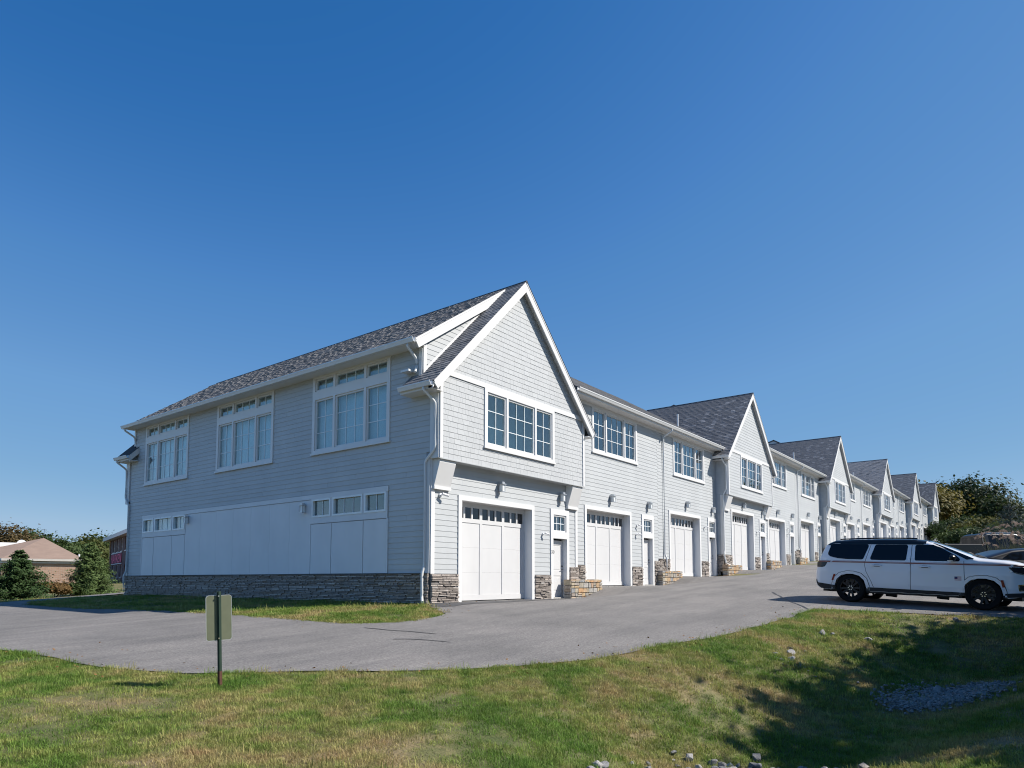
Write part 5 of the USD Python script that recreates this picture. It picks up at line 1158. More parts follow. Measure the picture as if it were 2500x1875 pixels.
def leaf_quads(pts, nrm, size, R, asp=.62, droop=0.0):
    """one bent leaf (two triangles each side of its midrib) at every point"""
    n = len(pts); a = R.normal(size=(n, 3)); a -= (a * nrm).sum(1, keepdims=True) * nrm * .6; a[:, 2] -= droop; a /= np.linalg.norm(a, axis=1, keepdims=True)
    b = np.cross(a, nrm + R.normal(size=(n, 3)) * .5); b /= np.linalg.norm(b, axis=1, keepdims=True) + 1e-9
    s = size * R.uniform(.6, 1.35, (n, 1)); c = np.cross(a, b)
    v = np.stack([pts - a * s * .5, pts + b * s * asp * .5 + c * s * .08, pts + a * s * .5, pts - b * s * asp * .5 + c * s * .08], 1).reshape(-1, 3)
    i = np.arange(n)[:, None] * 4
    return v, np.vstack([i + [0, 1, 2], i + [0, 2, 3]])
def crown_points(R, c, rad, n_clump, per, lobes=9, fill=.55, clump=.16):
    """leaf positions gathered in clumps over a lumpy crown"""
    c = np.array(c, float); rad = np.array(rad, float)
    L = R.normal(size=(lobes, 3)); L /= np.linalg.norm(L, axis=1, keepdims=True); L[:, 2] = L[:, 2] * .75 + .1
    lc = c + L * rad * R.uniform(.35, .68, (lobes, 1)); lr = rad * R.uniform(.36, .58, (lobes, 1))
    pts = []; nr = []
    for k in range(n_clump):
        j = R.integers(lobes); d = R.normal(size=3); d /= np.linalg.norm(d); d[2] = d[2] * .8 + .15
        q = lc[j] + d * lr[j] * R.uniform(fill, 1.0)
        s = clump * rad.mean() * R.uniform(.6, 1.3); m = int(per * R.uniform(.6, 1.4))
        p = q + R.normal(size=(m, 3)) * s * np.array([1, 1, .6])
        pts.append(p); o = (p - c) / rad; o /= np.linalg.norm(o, axis=1, keepdims=True) + 1e-9; nr.append(o * .6 + np.array([0, 0, .5]))
    n = np.vstack(nr); return np.vstack(pts), n / (np.linalg.norm(n, axis=1, keepdims=True) + 1e-9), lc
def limbs(mb, R, base, top, r, targets, n=9):
    base, top = np.array(base, float), np.array(top, float)
    pts = [base + (top - base) * u + np.array([R.normal() * .04, R.normal() * .04, 0]) * np.linalg.norm(top - base) * u for u in np.linspace(0, 1, 7)]
    mb.tube(pts, r, 9, r * .35)
    for q in targets[:n]:
        u = R.uniform(.35, .85); s = base + (top - base) * u; m = (s + q) / 2 + np.array([0, 0, -.05 * np.linalg.norm(q - s)])
        mb.tube([s, .6 * s + .4 * m + [0, 0, .1], m, q], r * (1 - u) * .7 + r * .08, 6, r * .05)
def tree(name, label, x, y, h, rad, m, seed, group=None, n=260, per=26, leaf=.3, trunk=.35, low=.25, z=None, cat='tree', fill=.55, lobes=9, droop=0, clump=.16):
    R = np.random.default_rng(seed); zg = float(ground_z(x, y)) + .004 * max(math.hypot(x, y) - 150, 0) if z is None else z
    t = thing(name, label, cat, group, (x, y, zg - .1))
    zc = h * (low + (1 - low) / 2); rz = h * (1 - low) / 2
    p, nr, lc = crown_points(R, (0, 0, zc), (rad, rad, rz), n, per, lobes, fill, clump)
    p[:, 2] = np.maximum(p[:, 2], h * low * .5)
    obj('crown', leaf_quads(p, nr, leaf, R, droop=droop), m, t)
    tb = MB(); limbs(tb, R, (0, 0, -.3), (R.normal() * .1 * rad, R.normal() * .1 * rad, h * .72), trunk, [q for q in lc]); obj('trunk', tb, M['bark'], t, smooth=True)
    return t
def conifer(name, label, x, y, h, rad, m, seed, group=None, whorls=16, leaf=.2, per=60, bare=.06, z=None, up=.0, density=1.0, cat='tree', branches=9, irregular=.25):
    """whorls of branches carrying needle sprays"""
    R = np.random.default_rng(seed); zg = float(ground_z(x, y)) if z is None else z
    t = thing(name, label, cat, group, (x, y, zg - .05)); P = []; N = []; tb = MB()
    tb.tube([(0, 0, -.2), (0.02, 0, h * .5), (0, 0, h * .98)], .045 * h ** .8, 8, .012)
    for i in range(whorls):
        u = bare + (1 - bare) * (i / whorls) ** .9; z0 = h * u; L0 = rad * (1 - u) ** .8 + .04 * rad
        for k in range(branches):
            a = 2 * math.pi * (k + R.random() * .8 + .5 * i) / branches; L = L0 * R.uniform(1 - irregular, 1 + irregular)
            d = np.array([math.cos(a), math.sin(a), 0]); e = np.array([0, 0, -.22 * L + (.30 + up) * L]); q0 = np.array([0, 0, z0 + R.normal() * .015 * h])
            nn = max(4, int(per * density * (L / rad + .15))); s = R.random(nn) ** .75
            p = q0 + d * L * s[:, None] + e * (s ** 1.6)[:, None] - np.array([0, 0, .10 * L]) * np.sin(s * 3)[:, None] + R.normal(size=(nn, 3)) * (L * .10 + .02) * np.array([1, 1, .55])
            P.append(p); N.append(np.tile(np.array([0, 0, 1.0]) + d * .5, (nn, 1)))
            if i % 2 == 0: tb.tube([q0, q0 + d * L * .5 - [0, 0, .02 * L], q0 + d * L * .95 + e], .012 * h ** .6, 4, .004)
    P = np.vstack(P); N = np.vstack(N); N /= np.linalg.norm(N, axis=1, keepdims=True)
    obj('crown', leaf_quads(P, N, leaf, R, .38), m, t); obj('trunk', tb, M['bark'], t); return t
def bush(name, label, x, y, h, rad, m, seed, n=90, per=26, leaf=.1, z=None, group=None, stems=6):
    R = np.random.default_rng(seed); zg = float(ground_z(x, y)) if z is None else z
    t = thing(name, label, 'bush', group, (x, y, zg - .03))
    p, nr, lc = crown_points(R, (0, 0, h * .52), (rad, rad, h * .5), n, per, 8, .4, .15); p[:, 2] = np.maximum(p[:, 2], .05)
    obj('foliage', leaf_quads(p, nr, leaf, R), m, t); tb = MB()
    for q in lc[:stems]: tb.tube([(R.normal() * .05, R.normal() * .05, -.1), q * .5, q], .025, 5, .006)
    obj('stem', tb, M['bark'], t); return t
def at(px, depth, z=None):
    """where the line of sight through a spot of the photograph lies at that depth (used once, to lay out the far background)"""
    q = CAM + depth * (FWD + _r * (px - 1250) / FPX); return float(q[0]), float(q[1])

# right: trees beyond the uphill end of the row
tree('broadleaf_tree', 'broad dark tree with yellowing top right beside the end of the row', 133, 5, 12.6, 7.0, M['leaf_yellow'], 101, None, 620, 36, .55, low=.02)
tree('broadleaf_tree', 'dark green tree close against the far gable, lower than its neighbour', 128, 12.5, 10.8, 6.0, M['leaf_dark'], 102, None, 480, 36, .55, low=.02)
tree('broadleaf_tree', 'yellow green tree right of the broad dark tree, ragged top', 128, -8.5, 9.6, 5.4, M['leaf_yellow'], 103, None, 420, 34, .5, low=.02)
tree('broadleaf_tree', 'tall dark tree standing behind the yellowing tree', 146, -2, 12.6, 8.0, M['leaf_dark'], 104, None, 620, 36, .6, low=.02)
tree('feathery_tree', 'tall feathery olive tree at the right edge above the spruce', 96, -23.0, 13.2, 7.0, M['leaf_mid'], 105, None, 520, 26, .34, low=.12, fill=.35, droop=.4, lobes=14, clump=.12)
tree('feathery_tree', 'lower feathery tree reaching left with thin drooping branches over the trees', 112, -17.5, 10.2, 5.4, M['leaf_mid'], 106, None, 300, 24, .3, low=.12, fill=.3, droop=.5, lobes=12, clump=.12)
for i, (x, y, h, r, m, lb) in enumerate(((112, -3.2, 4.6, 4.4, 'leaf_mid', 'rounded green bush below the far gable'), (104, -6.8, 4.2, 4.0, 'leaf_yellow', 'olive bush under the dark trees, middle of the shrub belt'), (97, -10.3, 4.2, 3.8, 'leaf_mid', 'green bush behind the pickup truck cab'), (119, 2.6, 5.6, 3.4, 'leaf_dark', 'dark upright bush beside the last garage'), (90, -14.2, 4.0, 3.6, 'leaf_dark', 'dark bush behind the spruce'), (85, -18.5, 4.4, 3.6, 'leaf_mid', 'green bush right of the spruce'), (84, -8.9, 2.6, 3.0, 'leaf_dark', 'low dark hedge bush seen over the windscreen of the white car'), (90, -5.6, 2.6, 2.8, 'leaf_mid', 'low green hedge bush seen over the roof front of the white car'), (78, -12.2, 2.6, 3.0, 'leaf_dark', 'low dark hedge bush behind the pickup bed'))):
    bush('shrub', lb, x, y, h, r, M[m], 120 + i, 330, 34, .38)
sx, sy = at(2468, 50); conifer('blue_spruce', 'young blue spruce with upswept branches behind the tall grass', sx, sy, 4.2, 2.3, M['needle_blue'], 131, None, 11, .15, 70, .05, up=.35, irregular=.2)
# left: trees behind the brick houses
for i, (px, dep, h, r, m, lb, lf) in enumerate(((20, 105, 9.6, 6.0, 'leaf_rust', 'brownish broad tree at the left edge behind the brick house', .3), (72, 118, 10.4, 4.6, 'leaf_mid', 'green tree next to the brownish one, left of the roof peak', .3), (168, 112, 8.6, 4.6, 'leaf_mid', 'round green tree right of the conifer behind the roof', .3), (205, 120, 9.8, 5.0, 'leaf_dark', 'dark round tree between the two brick buildings', .3), (248, 126, 10.2, 5.4, 'leaf_dark', 'dark tree partly behind the two-storey brick building', .3), (-40, 110, 9.0, 6.0, 'leaf_mid', 'green tree cut by the left frame edge', .3))):
    x, y = at(px, dep); tree('broadleaf_tree', lb, x, y, h, r, M[m], 140 + i, None, 520, 32, lf * 1.6, z=-.5, low=.02)
x, y = at(123, 135); conifer('tall_conifer', 'lone dark conifer rising behind the brick house roof', x, y, 10.4, 2.9, M['needle'], 150, None, 12, .5, 40, .15, z=-.3, irregular=.4)
x, y = at(92, 150); conifer('tall_conifer', 'small distant conifer tip left of the roof peak', x, y, 8.4, 2.2, M['needle'], 151, None, 10, .5, 30, .15, z=-.3)
# left: junipers and shrubs beyond the drive
def put(px, dep): return at(px, dep)
x, y = put(52, 40); conifer('juniper', 'big bushy juniper with a leaning tip at the left end of the drive', x, y, 3.0, 1.45, M['needle_light'], 160, None, 15, .17, 150, .0, irregular=.45, branches=11)
x, y = put(226, 45); conifer('juniper', 'cone-shaped juniper between the brick house and the shaded side wall', x, y, 3.5, 1.45, M['needle_light'], 161, None, 18, .17, 150, .0, irregular=.35, branches=11)
x, y = put(-8, 41); bush('shrub', 'dark low bush at the left frame edge beside the juniper', x, y, 1.7, 1.3, M['leaf_dark'], 162, 140, 30, .16)
x, y = put(142, 42); bush('shrub', 'reddish autumn shrub between the two junipers', x, y, 1.0, .9, M['leaf_red'], 163, 120, 28, .14)
x, y = put(182, 43); bush('shrub', 'low green shrub at the foot of the cone-shaped juniper', x, y, .85, .8, M['leaf_mid'], 164, 90, 28, .14)
x, y = put(112, 43); bush('shrub', 'yellow green shrub right behind the big juniper', x, y, 1.0, .8, M['leaf_yellow'], 165, 110, 28, .14)
# trees behind and right of the camera; they throw the shadow over the swale and stand in the windows
for i, (x, y, h, r, m, lo) in enumerate(((2.4, -19.4, 10.2, 3.0, 'leaf_dark', .06), (8.6, -21.8, 12.2, 3.9, 'leaf_mid', .06), (13.4, -24.4, 11.4, 3.8, 'leaf_dark', .06), (1.3, -18.4, 7.0, 2.6, 'leaf_mid', .02), (19, -27, 12, 4.4, 'leaf_dark', .06), (5.0, -17.6, 5.6, 2.8, 'leaf_dark', .02), (9.8, -18.8, 5.6, 2.8, 'leaf_dark', .02), (1.4, -16.6, 3.8, 2.0, 'leaf_dark', .02), (-1.0, -18.6, 6.0, 2.4, 'leaf_dark', .02), (-3.0, -17.2, 3.6, 1.9, 'leaf_dark', .02), (5.4, -20.4, 9.0, 3.2, 'leaf_mid', .02), (11.5, -21.5, 8.0, 3.2, 'leaf_mid', .02))):
    tree('shade_tree', 'leafy tree outside the right of the view shading the swale', x, y, h, r, M[m], 180 + i, 'trees outside the view beside the swale', 560, 34, .4, low=lo, fill=.15)

# tall ornamental grass behind the white car
M['reed'] = leafmat('reed', [(0, (.05, .075, .02)), (.5, (.09, .115, .03)), (1, (.16, .15, .06))], .3)
M['plume'] = leafmat('plume', [(0, (.35, .26, .22)), (.5, (.45, .36, .29)), (1, (.55, .47, .38))], .4)
def blades(R, n, h, r, w, spread=.7):
    V = []; F = []; seg = 5
    for i in range(n):
        a = R.uniform(0, 2 * np.pi); b = np.array([R.normal() * r * .35, R.normal() * r * .35, 0]); d = np.array([math.cos(a), math.sin(a), 0]); hh = h * R.uniform(.55, 1.1); s = spread * R.uniform(.2, 1.1)
        side = np.cross(d, [0, 0, 1]); k = len(V)
        for j in range(seg + 1):
            u = j / seg; p = b + d * hh * s * u ** 2 + np.array([0, 0, hh * (u - .32 * s * u ** 3)]); ww = w * (1 - u * .9); V += [p - side * ww / 2, p + side * ww / 2]
        for j in range(seg): q = k + 2 * j; F.append([q, q + 1, q + 3, q + 2])
    return np.array(V), np.array(F)
def pampas(label, x, y, h, r, seed, npl=26):
    R = np.random.default_rng(seed); t = thing('ornamental_grass', label, 'grass clump', None, (x, y, float(ground_z(x, y)) - .02))
    v, f = blades(R, 420, h, r, .022); obj('blades', (v, f), M['reed'], t)
    mb = MB(); st = MB()
    for i in range(npl):
        a = R.uniform(0, 2 * np.pi); d = np.array([math.cos(a), math.sin(a), 0]); s = R.uniform(.05, .5); hh = h * R.uniform(1.05, 1.4); b = np.array([R.normal() * r * .3, R.normal() * r * .3, 0])
        st.tube([b, b + d * hh * s * .3 + [0, 0, hh * .6], b + d * hh * s * .8 + [0, 0, hh * .93]], .005, 4, .003)
        tip = b + d * hh * s * .8 + np.array([0, 0, hh * .93]); m = 60; u = R.random(m)[:, None]
        p = tip + d * .28 * u + np.array([0, 0, .12]) * u - np.array([0, 0, .2]) * u ** 2 + R.normal(size=(m, 3)) * .028 * (1 - u * .6)
        mb.add(*leaf_quads(p, np.tile(d * .3 + [0, 0, 1.0], (m, 1)), .07, R, .28, .3))
    obj('stalk', st, M['reed'], t); obj('plume', mb, M['plume'], t)
x, y = at(2462, 26.5); pampas('tall ornamental grass with pale pink plumes, the left clump behind the hood', x, y, 1.6, 1.25, 201)
x, y = at(2510, 27.5); pampas('tall ornamental grass at the right frame edge with cream plumes', x, y, 1.9, 1.3, 202)
x, y = at(2555, 27.0); pampas('ornamental grass just outside the right frame edge', x, y, 1.7, 1.1, 203, 12)

# ------------------------------------------------------------------ lawn: tufts over the near ground
def tuft(R, n, h, spread, w):
    V = []; F = []
    for i in range(n):
        a = R.uniform(0, 2 * np.pi); rr = spread * math.sqrt(R.random()); b = np.array([rr * math.cos(a), rr * math.sin(a), -.01]); c = R.uniform(0, 2 * np.pi); d = np.array([math.cos(c), math.sin(c), 0])
        hh = h * R.uniform(.45, 1.15); s = R.uniform(.1, .9); side = np.cross(d, [0, 0, 1]) * w * R.uniform(.7, 1.3); k = len(V)
        p1 = b + d * hh * s * .35 + [0, 0, hh * .62]; p2 = b + d * hh * s + [0, 0, hh * (1 - .25 * s)]
        V += [b - side, b + side, p1 + side * .7, p1 - side * .7, p2]; F += [[k, k + 1, k + 2], [k, k + 2, k + 3], [k + 3, k + 2, k + 4]]
    return np.array(V), np.array(F)
pi_ = UsdGeom.PointInstancer.Define(stage, '/World/lawn_grass'); used[('/World', 'lawn_grass')] = 1
tag(pi_.GetPrim(), 'short lawn grass, green and dried patches mixed, around the drive', 'grass', kind='stuff')
Rg = np.random.default_rng(99); protos = []
for i, (n, h, sp, w) in enumerate(((26, .055, .09, .0028), (30, .045, .10, .003), (22, .075, .08, .0026), (34, .038, .11, .0034), (14, .12, .07, .0028))):
    p = obj('grass_tuft', tuft(Rg, n, h, sp, w), M['blade'], pi_.GetPrim()); protos.append(p.GetPath())
pi_.CreatePrototypesRel().SetTargets(protos)
roadbuf = road.buffer(-.035); bld = sbox(0, -.02, 130, 40)
def scatter(x0, x1, y0, y1, dens):
    n = int((x1 - x0) * (y1 - y0) * dens); x = Rg.uniform(x0, x1, n); y = Rg.uniform(y0, y1, n)
    ok = ~contains_xy(roadbuf, x, y) & ~contains_xy(bld, x, y)
    # keep what the camera can see, with a margin
    rel = np.stack([x, y], 1) - CAM[:2]; dep = rel @ _f[:2]; lat = rel @ _r[:2]
    ok &= (dep > 3.2) & (np.abs(lat) < dep * .86 + 1.5)
    return x[ok], y[ok], dep[ok]
X, Y, DEP = scatter(-16, 14, -20, 8, 420)
keep = Rg.random(len(X)) < np.clip((9.0 / DEP) ** 1.5, .12, 1.0); X, Y, DEP = X[keep], Y[keep], DEP[keep]
X2, Y2, D2 = scatter(-12, 12, 8, 30, 40); X, Y, DEP = np.concatenate([X, X2]), np.concatenate([Y, Y2]), np.concatenate([DEP, D2])
# bare gravelly spots stay thin
bare = meshkit.fbm(np.stack([X * .9, Y * .9, np.zeros_like(X)], -1), 3, 41); k = Rg.random(len(X)) < np.clip((bare - .30) / .12, .25, 1); X, Y, DEP = X[k], Y[k], DEP[k]
Z = ground_z(X, Y) + rough(X, Y) - .012
sc = np.clip(DEP / 9, 1, 2.2)[:, None] * Rg.uniform(.75, 1.3, (len(X), 1)) * np.array([1, 1, 1.0]); sc[:, 2] /= np.clip(DEP / 9, 1, 2.2) ** .6
th = Rg.uniform(0, 2 * np.pi, len(X))
pi_.CreatePositionsAttr(Vt.Vec3fArray.FromNumpy(np.stack([X, Y, Z], 1).astype(np.float32)))
pi_.CreateScalesAttr(Vt.Vec3fArray.FromNumpy(sc.astype(np.float32)))
q = np.zeros((len(X), 4), np.float32); q[:, 2] = np.sin(th / 2); q[:, 3] = np.cos(th / 2)
pi_.CreateOrientationsAttr(Vt.QuathArray.FromNumpy(q.astype(np.float16)))
wsel = Rg.choice(5, len(X), p=[.34, .28, .18, .17, .03]); pi_.CreateProtoIndicesAttr(Vt.IntArray.FromNumpy(wsel.astype(np.int32)))

# ------------------------------------------------------------------ stones in the swale
M['rock'] = island('swale_rock', [(0, (.17, .168, .165)), (.4, (.25, .247, .24)), (.75, (.34, .33, .32)), (1, (.30, .265, .215))], .9, bump=(30, .8, .02), noise=9)
def rock_mesh(R, s):
    m = trimesh.creation.icosphere(2, 1.0); pl = R.normal(size=(13, 3)); pl /= np.linalg.norm(pl, axis=1, keepdims=True)
    v = np.array(m.vertices)
    for k in pl:
        c = R.uniform(.42, .78); d = v @ k; v = v - np.where(d > c, d - c, 0)[:, None] * k
    v *= np.array([1, R.uniform(.65, .95), R.uniform(.5, .8)]) * s; a = R.uniform(0, 6.28); v[:, :2] = v[:, :2] @ np.array([[math.cos(a), -math.sin(a)], [math.sin(a), math.cos(a)]]); return v, np.array(m.faces)
Rr = np.random.default_rng(17)
def lay_rock(x, y, s, label, group=None, sink=.3):
    v, f = rock_mesh(Rr, s); z = float(ground_z(x, y)) + float(rough(np.array([x]), np.array([y]))[0]) + s * .55 * (1 - sink)
    p = obj('rock', (v + np.array([x, y, z]), f), M['rock'], None); tag(p, label, 'rock', group)
for i in range(150):
    u = Rr.random() ** .8; x = -6.35 + 1.15 * u + Rr.normal() * .10; y = -10.3 - 1.35 * u + Rr.normal() * .2
    lay_rock(x, y, Rr.uniform(.03, .05) + .07 * Rr.random() ** 2.2, 'broken grey stone in the pile at the mouth of the shaded swale', 'stones in the near pile')
for i in range(9): lay_rock(-8.3 + Rr.uniform(-.5, 1.8), -10.1 + Rr.uniform(-.3, .25), Rr.uniform(.04, .09), 'small pale stone in the grass left of the stone pile', 'stones in the grass before the pile')
for i, (x, y, s, lb) in enumerate(((1.5, -9.87, .13, 'pale flat stone in the grass at the edge of the tree shadow'), (1.7, -10.0, .09, 'pale stone just right of the flat one at the shadow edge'), (2.2, -10.55, .13, 'large dim stone inside the tree shadow'), (-.75, -9.85, .10, 'grey stone halfway down the sunlit bank'), (-.45, -9.75, .08, 'rounded stone above the eroded rill in the bank'), (-1.1, -9.95, .1, 'broken stone in the eroded rill on the bank'), (-1.37, -9.85, .06, 'small stone at the top of the eroded rill'), (.3, -12.0, .16, 'white stone lying on top of the gravel heap'), (5.0, -11.9, .10, 'pale stone near the lot edge in the shadow'))): lay_rock(x, y, s, lb, None, .5)
for i in range(22): lay_rock(-1.0 + Rr.normal() * .28, -10.1 + Rr.normal() * .2, Rr.uniform(.02, .05), 'small stone chip washed down the eroded rill', 'stone chips in the rill')
gm = MB()
for i in range(2600):
    u = Rr.random(); x = -1.3 + 2.6 * u + Rr.normal() * .15; y = -11.6 - 1.1 * u + Rr.normal() * .3 * (.5 + .5 * math.sin(u * 3.1))
    v, f = rock_mesh(Rr, Rr.uniform(.018, .05)); gm.add(v + np.array([x, y, float(ground_z(x, y)) + .02 + Rr.uniform(0, .05)]), f)
tag(obj('gravel', gm, M['rock'], None), 'heap of grey gravel in the bottom of the shaded swale', 'gravel', kind='stuff')

# ------------------------------------------------------------------ brick buildings on the left
M['brick'] = mat('brick', {'g': ('geometry', {}), 'bt': ('brick_texture', {'color1': (.30, .17, .11), 'color2': (.42, .27, .19), 'mortar': (.38, .33, .28), 'scale': 1.0, 'brick_width': .22, 'row_height': .075, 'mortar_size': .008, 'bias': .1}),
    'se': ('separate_xyz', {}), 'ad': ('math', {'math_type': 'add'}), 'co': ('combine_xyz', {}), 'p': ('principled_bsdf', {'roughness': .9})},
    [('g.position', 'se.vector'), ('se.x', 'ad.value1'), ('se.y', 'ad.value2'), ('ad.value', 'co.x'), ('se.z', 'co.y'), ('co.vector', 'bt.vector'), ('bt.color', 'p.base_color')])
M['brick_dark'] = mat('brick_dark', {'g': ('geometry', {}), 'bt': ('brick_texture', {'color1': (.07, .035, .03), 'color2': (.11, .055, .045), 'mortar': (.10, .08, .075), 'scale': 1.0, 'brick_width': .22, 'row_height': .075, 'mortar_size': .008}),
    'se': ('separate_xyz', {}), 'ad': ('math', {'math_type': 'add'}), 'co': ('combine_xyz', {}), 'p': ('principled_bsdf', {'roughness': .9})},
    [('g.position', 'se.vector'), ('se.x', 'ad.value1'), ('se.y', 'ad.value2'), ('ad.value', 'co.x'), ('se.z', 'co.y'), ('co.vector', 'bt.vector'), ('bt.color', 'p.base_color')])
M['tan_roof'] = plain('tan_roof', (.27, .19, .145), .9, noise_scale=1.2, noise_amt=.12, bump=(8, .5, .02))
M['eave'] = plain('eave_board', (.55, .52, .48), .6)
M['dark_glass2'] = plain('far_window_glass', (.012, .014, .016), .06, noise_amt=0, spec=.8)
M['tan'] = plain('tan_door', (.36, .22, .11), .6)
M['banner'] = plain('banner_cloth', (.10, .014, .03), .7, noise_amt=.05)
M['banner_text'] = plain('banner_letter', (.60, .10, .17), .7)
M['metal_white'] = plain('white_metal', (.62, .64, .66), .5)
def hip_house():
    D0 = 60.0; zg = -.45; eave = 2.62
    t = thing('brick_house', 'low tan brick house with a hipped brown roof behind the junipers', 'house')
    cs = [at(p, d) for p, d in ((-130, 64), (8, 63), (205, 66.5), (180, 80), (-60, 84))]
    pl = Polygon(cs); cc = np.array(pl.centroid.coords[0]); n = len(cs)
    pts = np.array(cs)
    if not pl.exterior.is_ccw: pts = pts[::-1]
    apx = np.array([*at(108, 72), 5.05])
    for i in range(n):
        a, b = pts[i], pts[(i + 1) % n]; u = (b - a); L = np.linalg.norm(u); u /= L; P = Plane((a[0], a[1], 0), (u[0], u[1], 0), (u[1], -u[0], 0))
        front = (P.n[:2] @ (CAM[:2] - a)) > 0
        ops = []
        if front and L > 7:
            for q in (.13, .5) if L < 9.5 else (.3, .6):
                ops.append(sbox(L * q, zg + .75, L * q + min(2.6, L * .3), zg + 2.15))
        obj('wall', MB().poly(P, sbox(0, zg - .5, L, eave - .15).difference(unary_union(ops)) if ops else sbox(0, zg - .5, L, eave - .15), -.3, 0), M['brick'], t)
        for o in ops:
            x0, z0, x1, z1 = o.bounds; w = obj('window', MB().pbox(P, x0, x1, z0, z1, -.2, -.15), M['dark_glass2'], t)
            fr = MB().poly(P, o.difference(o.buffer(-.07, join_style=2)), -.14, -.05); fr.pbox(P, (x0 + x1) / 2 - .05, (x0 + x1) / 2 + .05, z0, z1, -.14, -.06); obj('frame', fr, M['clad'], w)
            obj('blind', MB().pbox(P, (x0 + x1) / 2 + .08, (x0 + x1) / 2 + .42, z0, z1 - .35, -.147, -.13), M['tan'], w)
        o2 = lambda q: cc + (q - cc) * 1.03
        A, B = o2(a), o2(b); PE = Plane((A[0], A[1], 0), (u[0], u[1], 0), (u[1], -u[0], 0)); LE = np.linalg.norm(B - A)
        obj('eave_board', MB().pbox(PE, 0, LE, eave - .2, eave, -.05, 0).pbox(PE, .05, LE - .05, eave - .42, eave - .24, -.25, -.18), M['eave'], t)
        obj('soffit', MB().add([(*A, eave - .19), (*B, eave - .19), (*b, eave - .19), (*a, eave - .19)], [[0, 3, 2, 1]]), M['clad'], t)
        obj('roof', MB().add([(*A, eave), (*B, eave), tuple(apx)], [[0, 1, 2]]), M['tan_roof'], t)
    q = at(196, 67.5); obj('vent_pipe', MB().tube([(*q, eave - .1), (*q, eave + .55)], .09, 8), M['metal_white'], t)
    obj('weather_vane', MB().tube([tuple(apx - [0, 0, .1]), tuple(apx + [0, 0, .95])], .02, 5).tube([tuple(apx + [-.25, 0, .85]), tuple(apx + [.25, 0, .85])], .02, 5), M['clad'], t)
    q = np.array(at(55, 82)); s = thing('satellite_dish', 'white dish standing behind the brick house roof', 'dish', None, (q[0], q[1], 2.6))
    obj('dish', trimesh.creation.cap_mesh if False else MB().tube([(0, 0, 0), (0, 0, 1.9)], .08, 6), M['metal_white'], s)
    d = trimesh.creation.icosphere(2, .75); d.vertices[:, 1] *= .25; d.apply_transform(trimesh.transformations.rotation_matrix(.4, [0, 0, 1])); d.apply_translation([0, 0, 2.1]); obj('reflector', d, M['metal_white'], s)
    q = np.array(at(2, 80)); s = thing('rooftop_unit', 'white box unit above the house roof at the left frame edge', 'rooftop unit', None, (q[0], q[1], 2.4))
    obj('housing', MB().box(-1.6, 1.4, -1, 1, .3, 2.6), M['metal_white'], s); obj('louvre', MB().box(-1.2, 1.0, -1.03, -1.0, .8, 2.2), M['eave'], s); obj('curb', MB().box(-1.5, 1.3, -.9, .9, -2.5, .3), M['brick'], s)
hip_house()
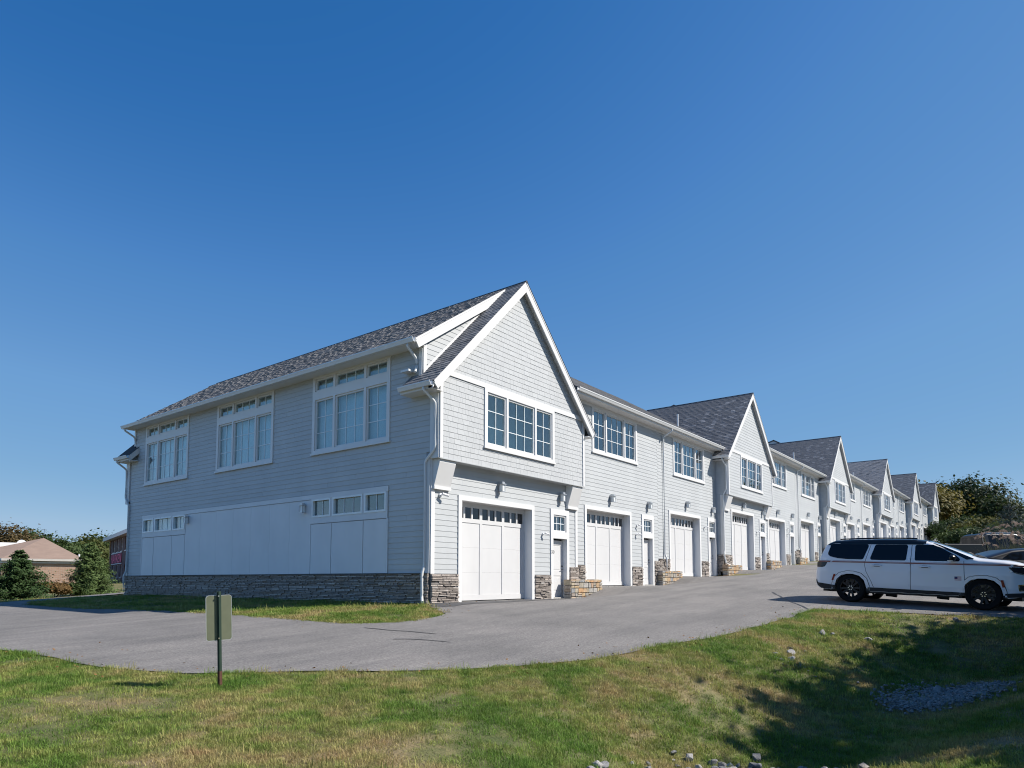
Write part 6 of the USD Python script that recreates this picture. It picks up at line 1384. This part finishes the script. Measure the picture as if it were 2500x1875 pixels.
def two_storey():
    a = np.array([26.5, 86.6]); b = np.array([19.0, 60.0]); L = np.linalg.norm(b - a); u = (b - a) / L
    P = Plane((a[0], a[1], 0), (u[0], u[1], 0), (u[1], -u[0], 0))
    if P.n[:2] @ (CAM[:2] - a) < 0: P = Plane((b[0], b[1], 0), (-u[0], -u[1], 0), (-u[1], u[0], 0)); flip = True
    else: flip = False
    t = thing('brick_building', 'two-storey dark brick building with a red banner behind the shaded side wall', 'building')
    z0, ze = -.35, 6.3; U = (lambda q: q) if not flip else (lambda q: L - q)
    wins = []
    for i in range(7):
        c = 3.9 + i * 3.6
        if c + 1 > L: break
        for zb_, zt_ in ((1.0, 2.5), (4.2, 5.75)): wins.append(sbox(min(U(c), U(c + 1.45)), zb_, max(U(c), U(c + 1.45)), zt_))
    obj('wall', MB().poly(P, sbox(0, z0 - .5, L, ze - .3).difference(unary_union(wins)), -.35, 0), M['brick_dark'], t)
    for o in wins:
        x0, y0, x1, y1 = o.bounds; w = obj('window', MB().pbox(P, x0, x1, y0, y1, -.22, -.18), M['dark_glass2'], t)
        fr = MB().poly(P, o.difference(unary_union([sbox(x0 + .07, y0 + .55, x1 - .07, y1 - .07), sbox(x0 + .07, y0 + .07, (x0 + x1) / 2 - .035, y0 + .48), sbox((x0 + x1) / 2 + .035, y0 + .07, x1 - .07, y0 + .48)])), -.17, -.08); obj('frame', fr, M['eave'], w)
        obj('sill', MB().pbox(P, x0 - .1, x1 + .1, y0 - .14, y0 - .01, -.1, .07), M['eave'], w)
        if y0 > 3: obj('window_poster', MB().pbox(P, x0 + .15, x1 - .15, y0 + .6, y0 + 1.0, -.178, -.17), M['metal_white'], w)
    depth = 11.0; n = P.n
    obj('end_wall', MB().pbox(P, 0, .3, z0 - .5, ze - .3, -depth, -.36).pbox(P, L - .3, L, z0 - .5, ze - .3, -depth, -.36).pbox(P, .3, L - .3, z0 - .5, ze - .3, -depth, -depth + .3), M['brick_dark'], t)
    o = .75; q = lambda x, d, z: P(np.array([[x, z, d]]))[0]
    E = [q(-o, o, ze), q(L + o, o, ze), q(L + o, -depth - o, ze), q(-o, -depth - o, ze)]; R0, R1 = q(4.5, -depth / 2, ze + 2.3), q(L - 4.5, -depth / 2, ze + 2.3)
    obj('roof', MB().add(E + [R0, R1], [[0, 1, 5], [0, 5, 4], [1, 2, 5], [2, 3, 4], [2, 4, 5], [3, 0, 4]]), M['tan_roof'], t)
    obj('eave_board', MB().pbox(P, -o, L + o, ze - .45, ze - .005, o - .06, o).pbox(P, -o, -o + .06, ze - .45, ze - .005, -depth - o, o - .06).pbox(P, L + o - .06, L + o, ze - .45, ze - .005, -depth - o, o - .06), M['eave'], t)
    obj('soffit', MB().pbox(P, -o + .06, L + o - .06, ze - .42, ze - .40, -.3, o - .06), M['eave'], t)
    obj('downspout', MB().tube([q(U(1.7), .1, ze - .4), q(U(1.7), .1, z0)], .07, 6), M['tan'], t)
    # banner between the storeys: the visible part reads as in the photograph
    u0 = 2.5; wd = 10.0
    bn = thing('banner', 'dark red banner with big letters on the brick building', 'banner')
    x0, x1 = sorted((U(u0), U(u0 + wd))); obj('cloth', MB().pbox(P, x0, x1, 2.72, 4.0, .02, .04), M['banner'], bn)
    obj('hem', MB().pbox(P, x0, x1, 4.0, 4.09, .02, .05).pbox(P, x0, x1, 2.63, 2.72, .02, .05), M['metal_white'], bn)
    tx = meshkit.text_mesh('HARKEN', 1.0, .02, True); k = 9.4 / np.ptp(tx.vertices[:, 0]); tx.vertices[:, 0] = (tx.vertices[:, 0] - tx.vertices[:, 0].min()) * k + x0 + .3; tx.vertices[:, 1] += 2.86
    v = P(np.column_stack([tx.vertices[:, 0], tx.vertices[:, 1], tx.vertices[:, 2] + .045])); obj('letters', (v, tx.faces), M['banner_text'], bn)
two_storey()

# big trees beyond the left of the view; they stand on that side of the drive and close off the low sky for the shaded wall
LT = tree('broadleaf_tree', 'large leafy tree outside the left of the view across the drive', -31, 2, 15, 6.5, M['leaf_dark'], 230, 'large trees outside the left of the view', 520, 34, .6, low=.05, z=-.6)
for x, y in ((-29, 14), (-33, -9), (-37, 24), (-40, 6), (-31, -20)): copy_of(LT, (x, y, -.6), 'large leafy tree outside the left of the view across the drive')

# fallen leaves along the edges of the lawn and drive
M['litter'] = island('fallen_leaf', [(0, (.16, .08, .03)), (.4, (.24, .13, .045)), (.7, (.30, .20, .07)), (1, (.12, .07, .04))], .8)
nL = 1500; Rl = np.random.default_rng(303); bl = road.boundary; tl = Rl.random(nL * 3) * bl.length
px_ = np.array([bl.interpolate(q).coords[0] for q in tl]); px_ = px_ + Rl.normal(size=px_.shape) * np.array([.35, .35]); rel = px_ - CAM[:2]; dp = rel @ _f[:2]
px_ = px_[(dp > 4) & (dp < 30) & (np.abs(rel @ _r[:2]) < dp * .85) & (px_[:, 1] < .0)][:nL]
onr = contains_xy(road, px_[:, 0], px_[:, 1]); zl_ = ground_z(px_[:, 0], px_[:, 1]) + np.where(onr, .02, .035)
v, f = leaf_quads(np.column_stack([px_, zl_]), np.tile([0, 0, 1.0], (len(px_), 1)) + Rl.normal(size=(len(px_), 3)) * .25, .045, Rl)
tag(obj('fallen_leaves', (v, f), M['litter'], None), 'small brown fallen leaves along the edge between lawn and drive', 'leaves', kind='stuff')
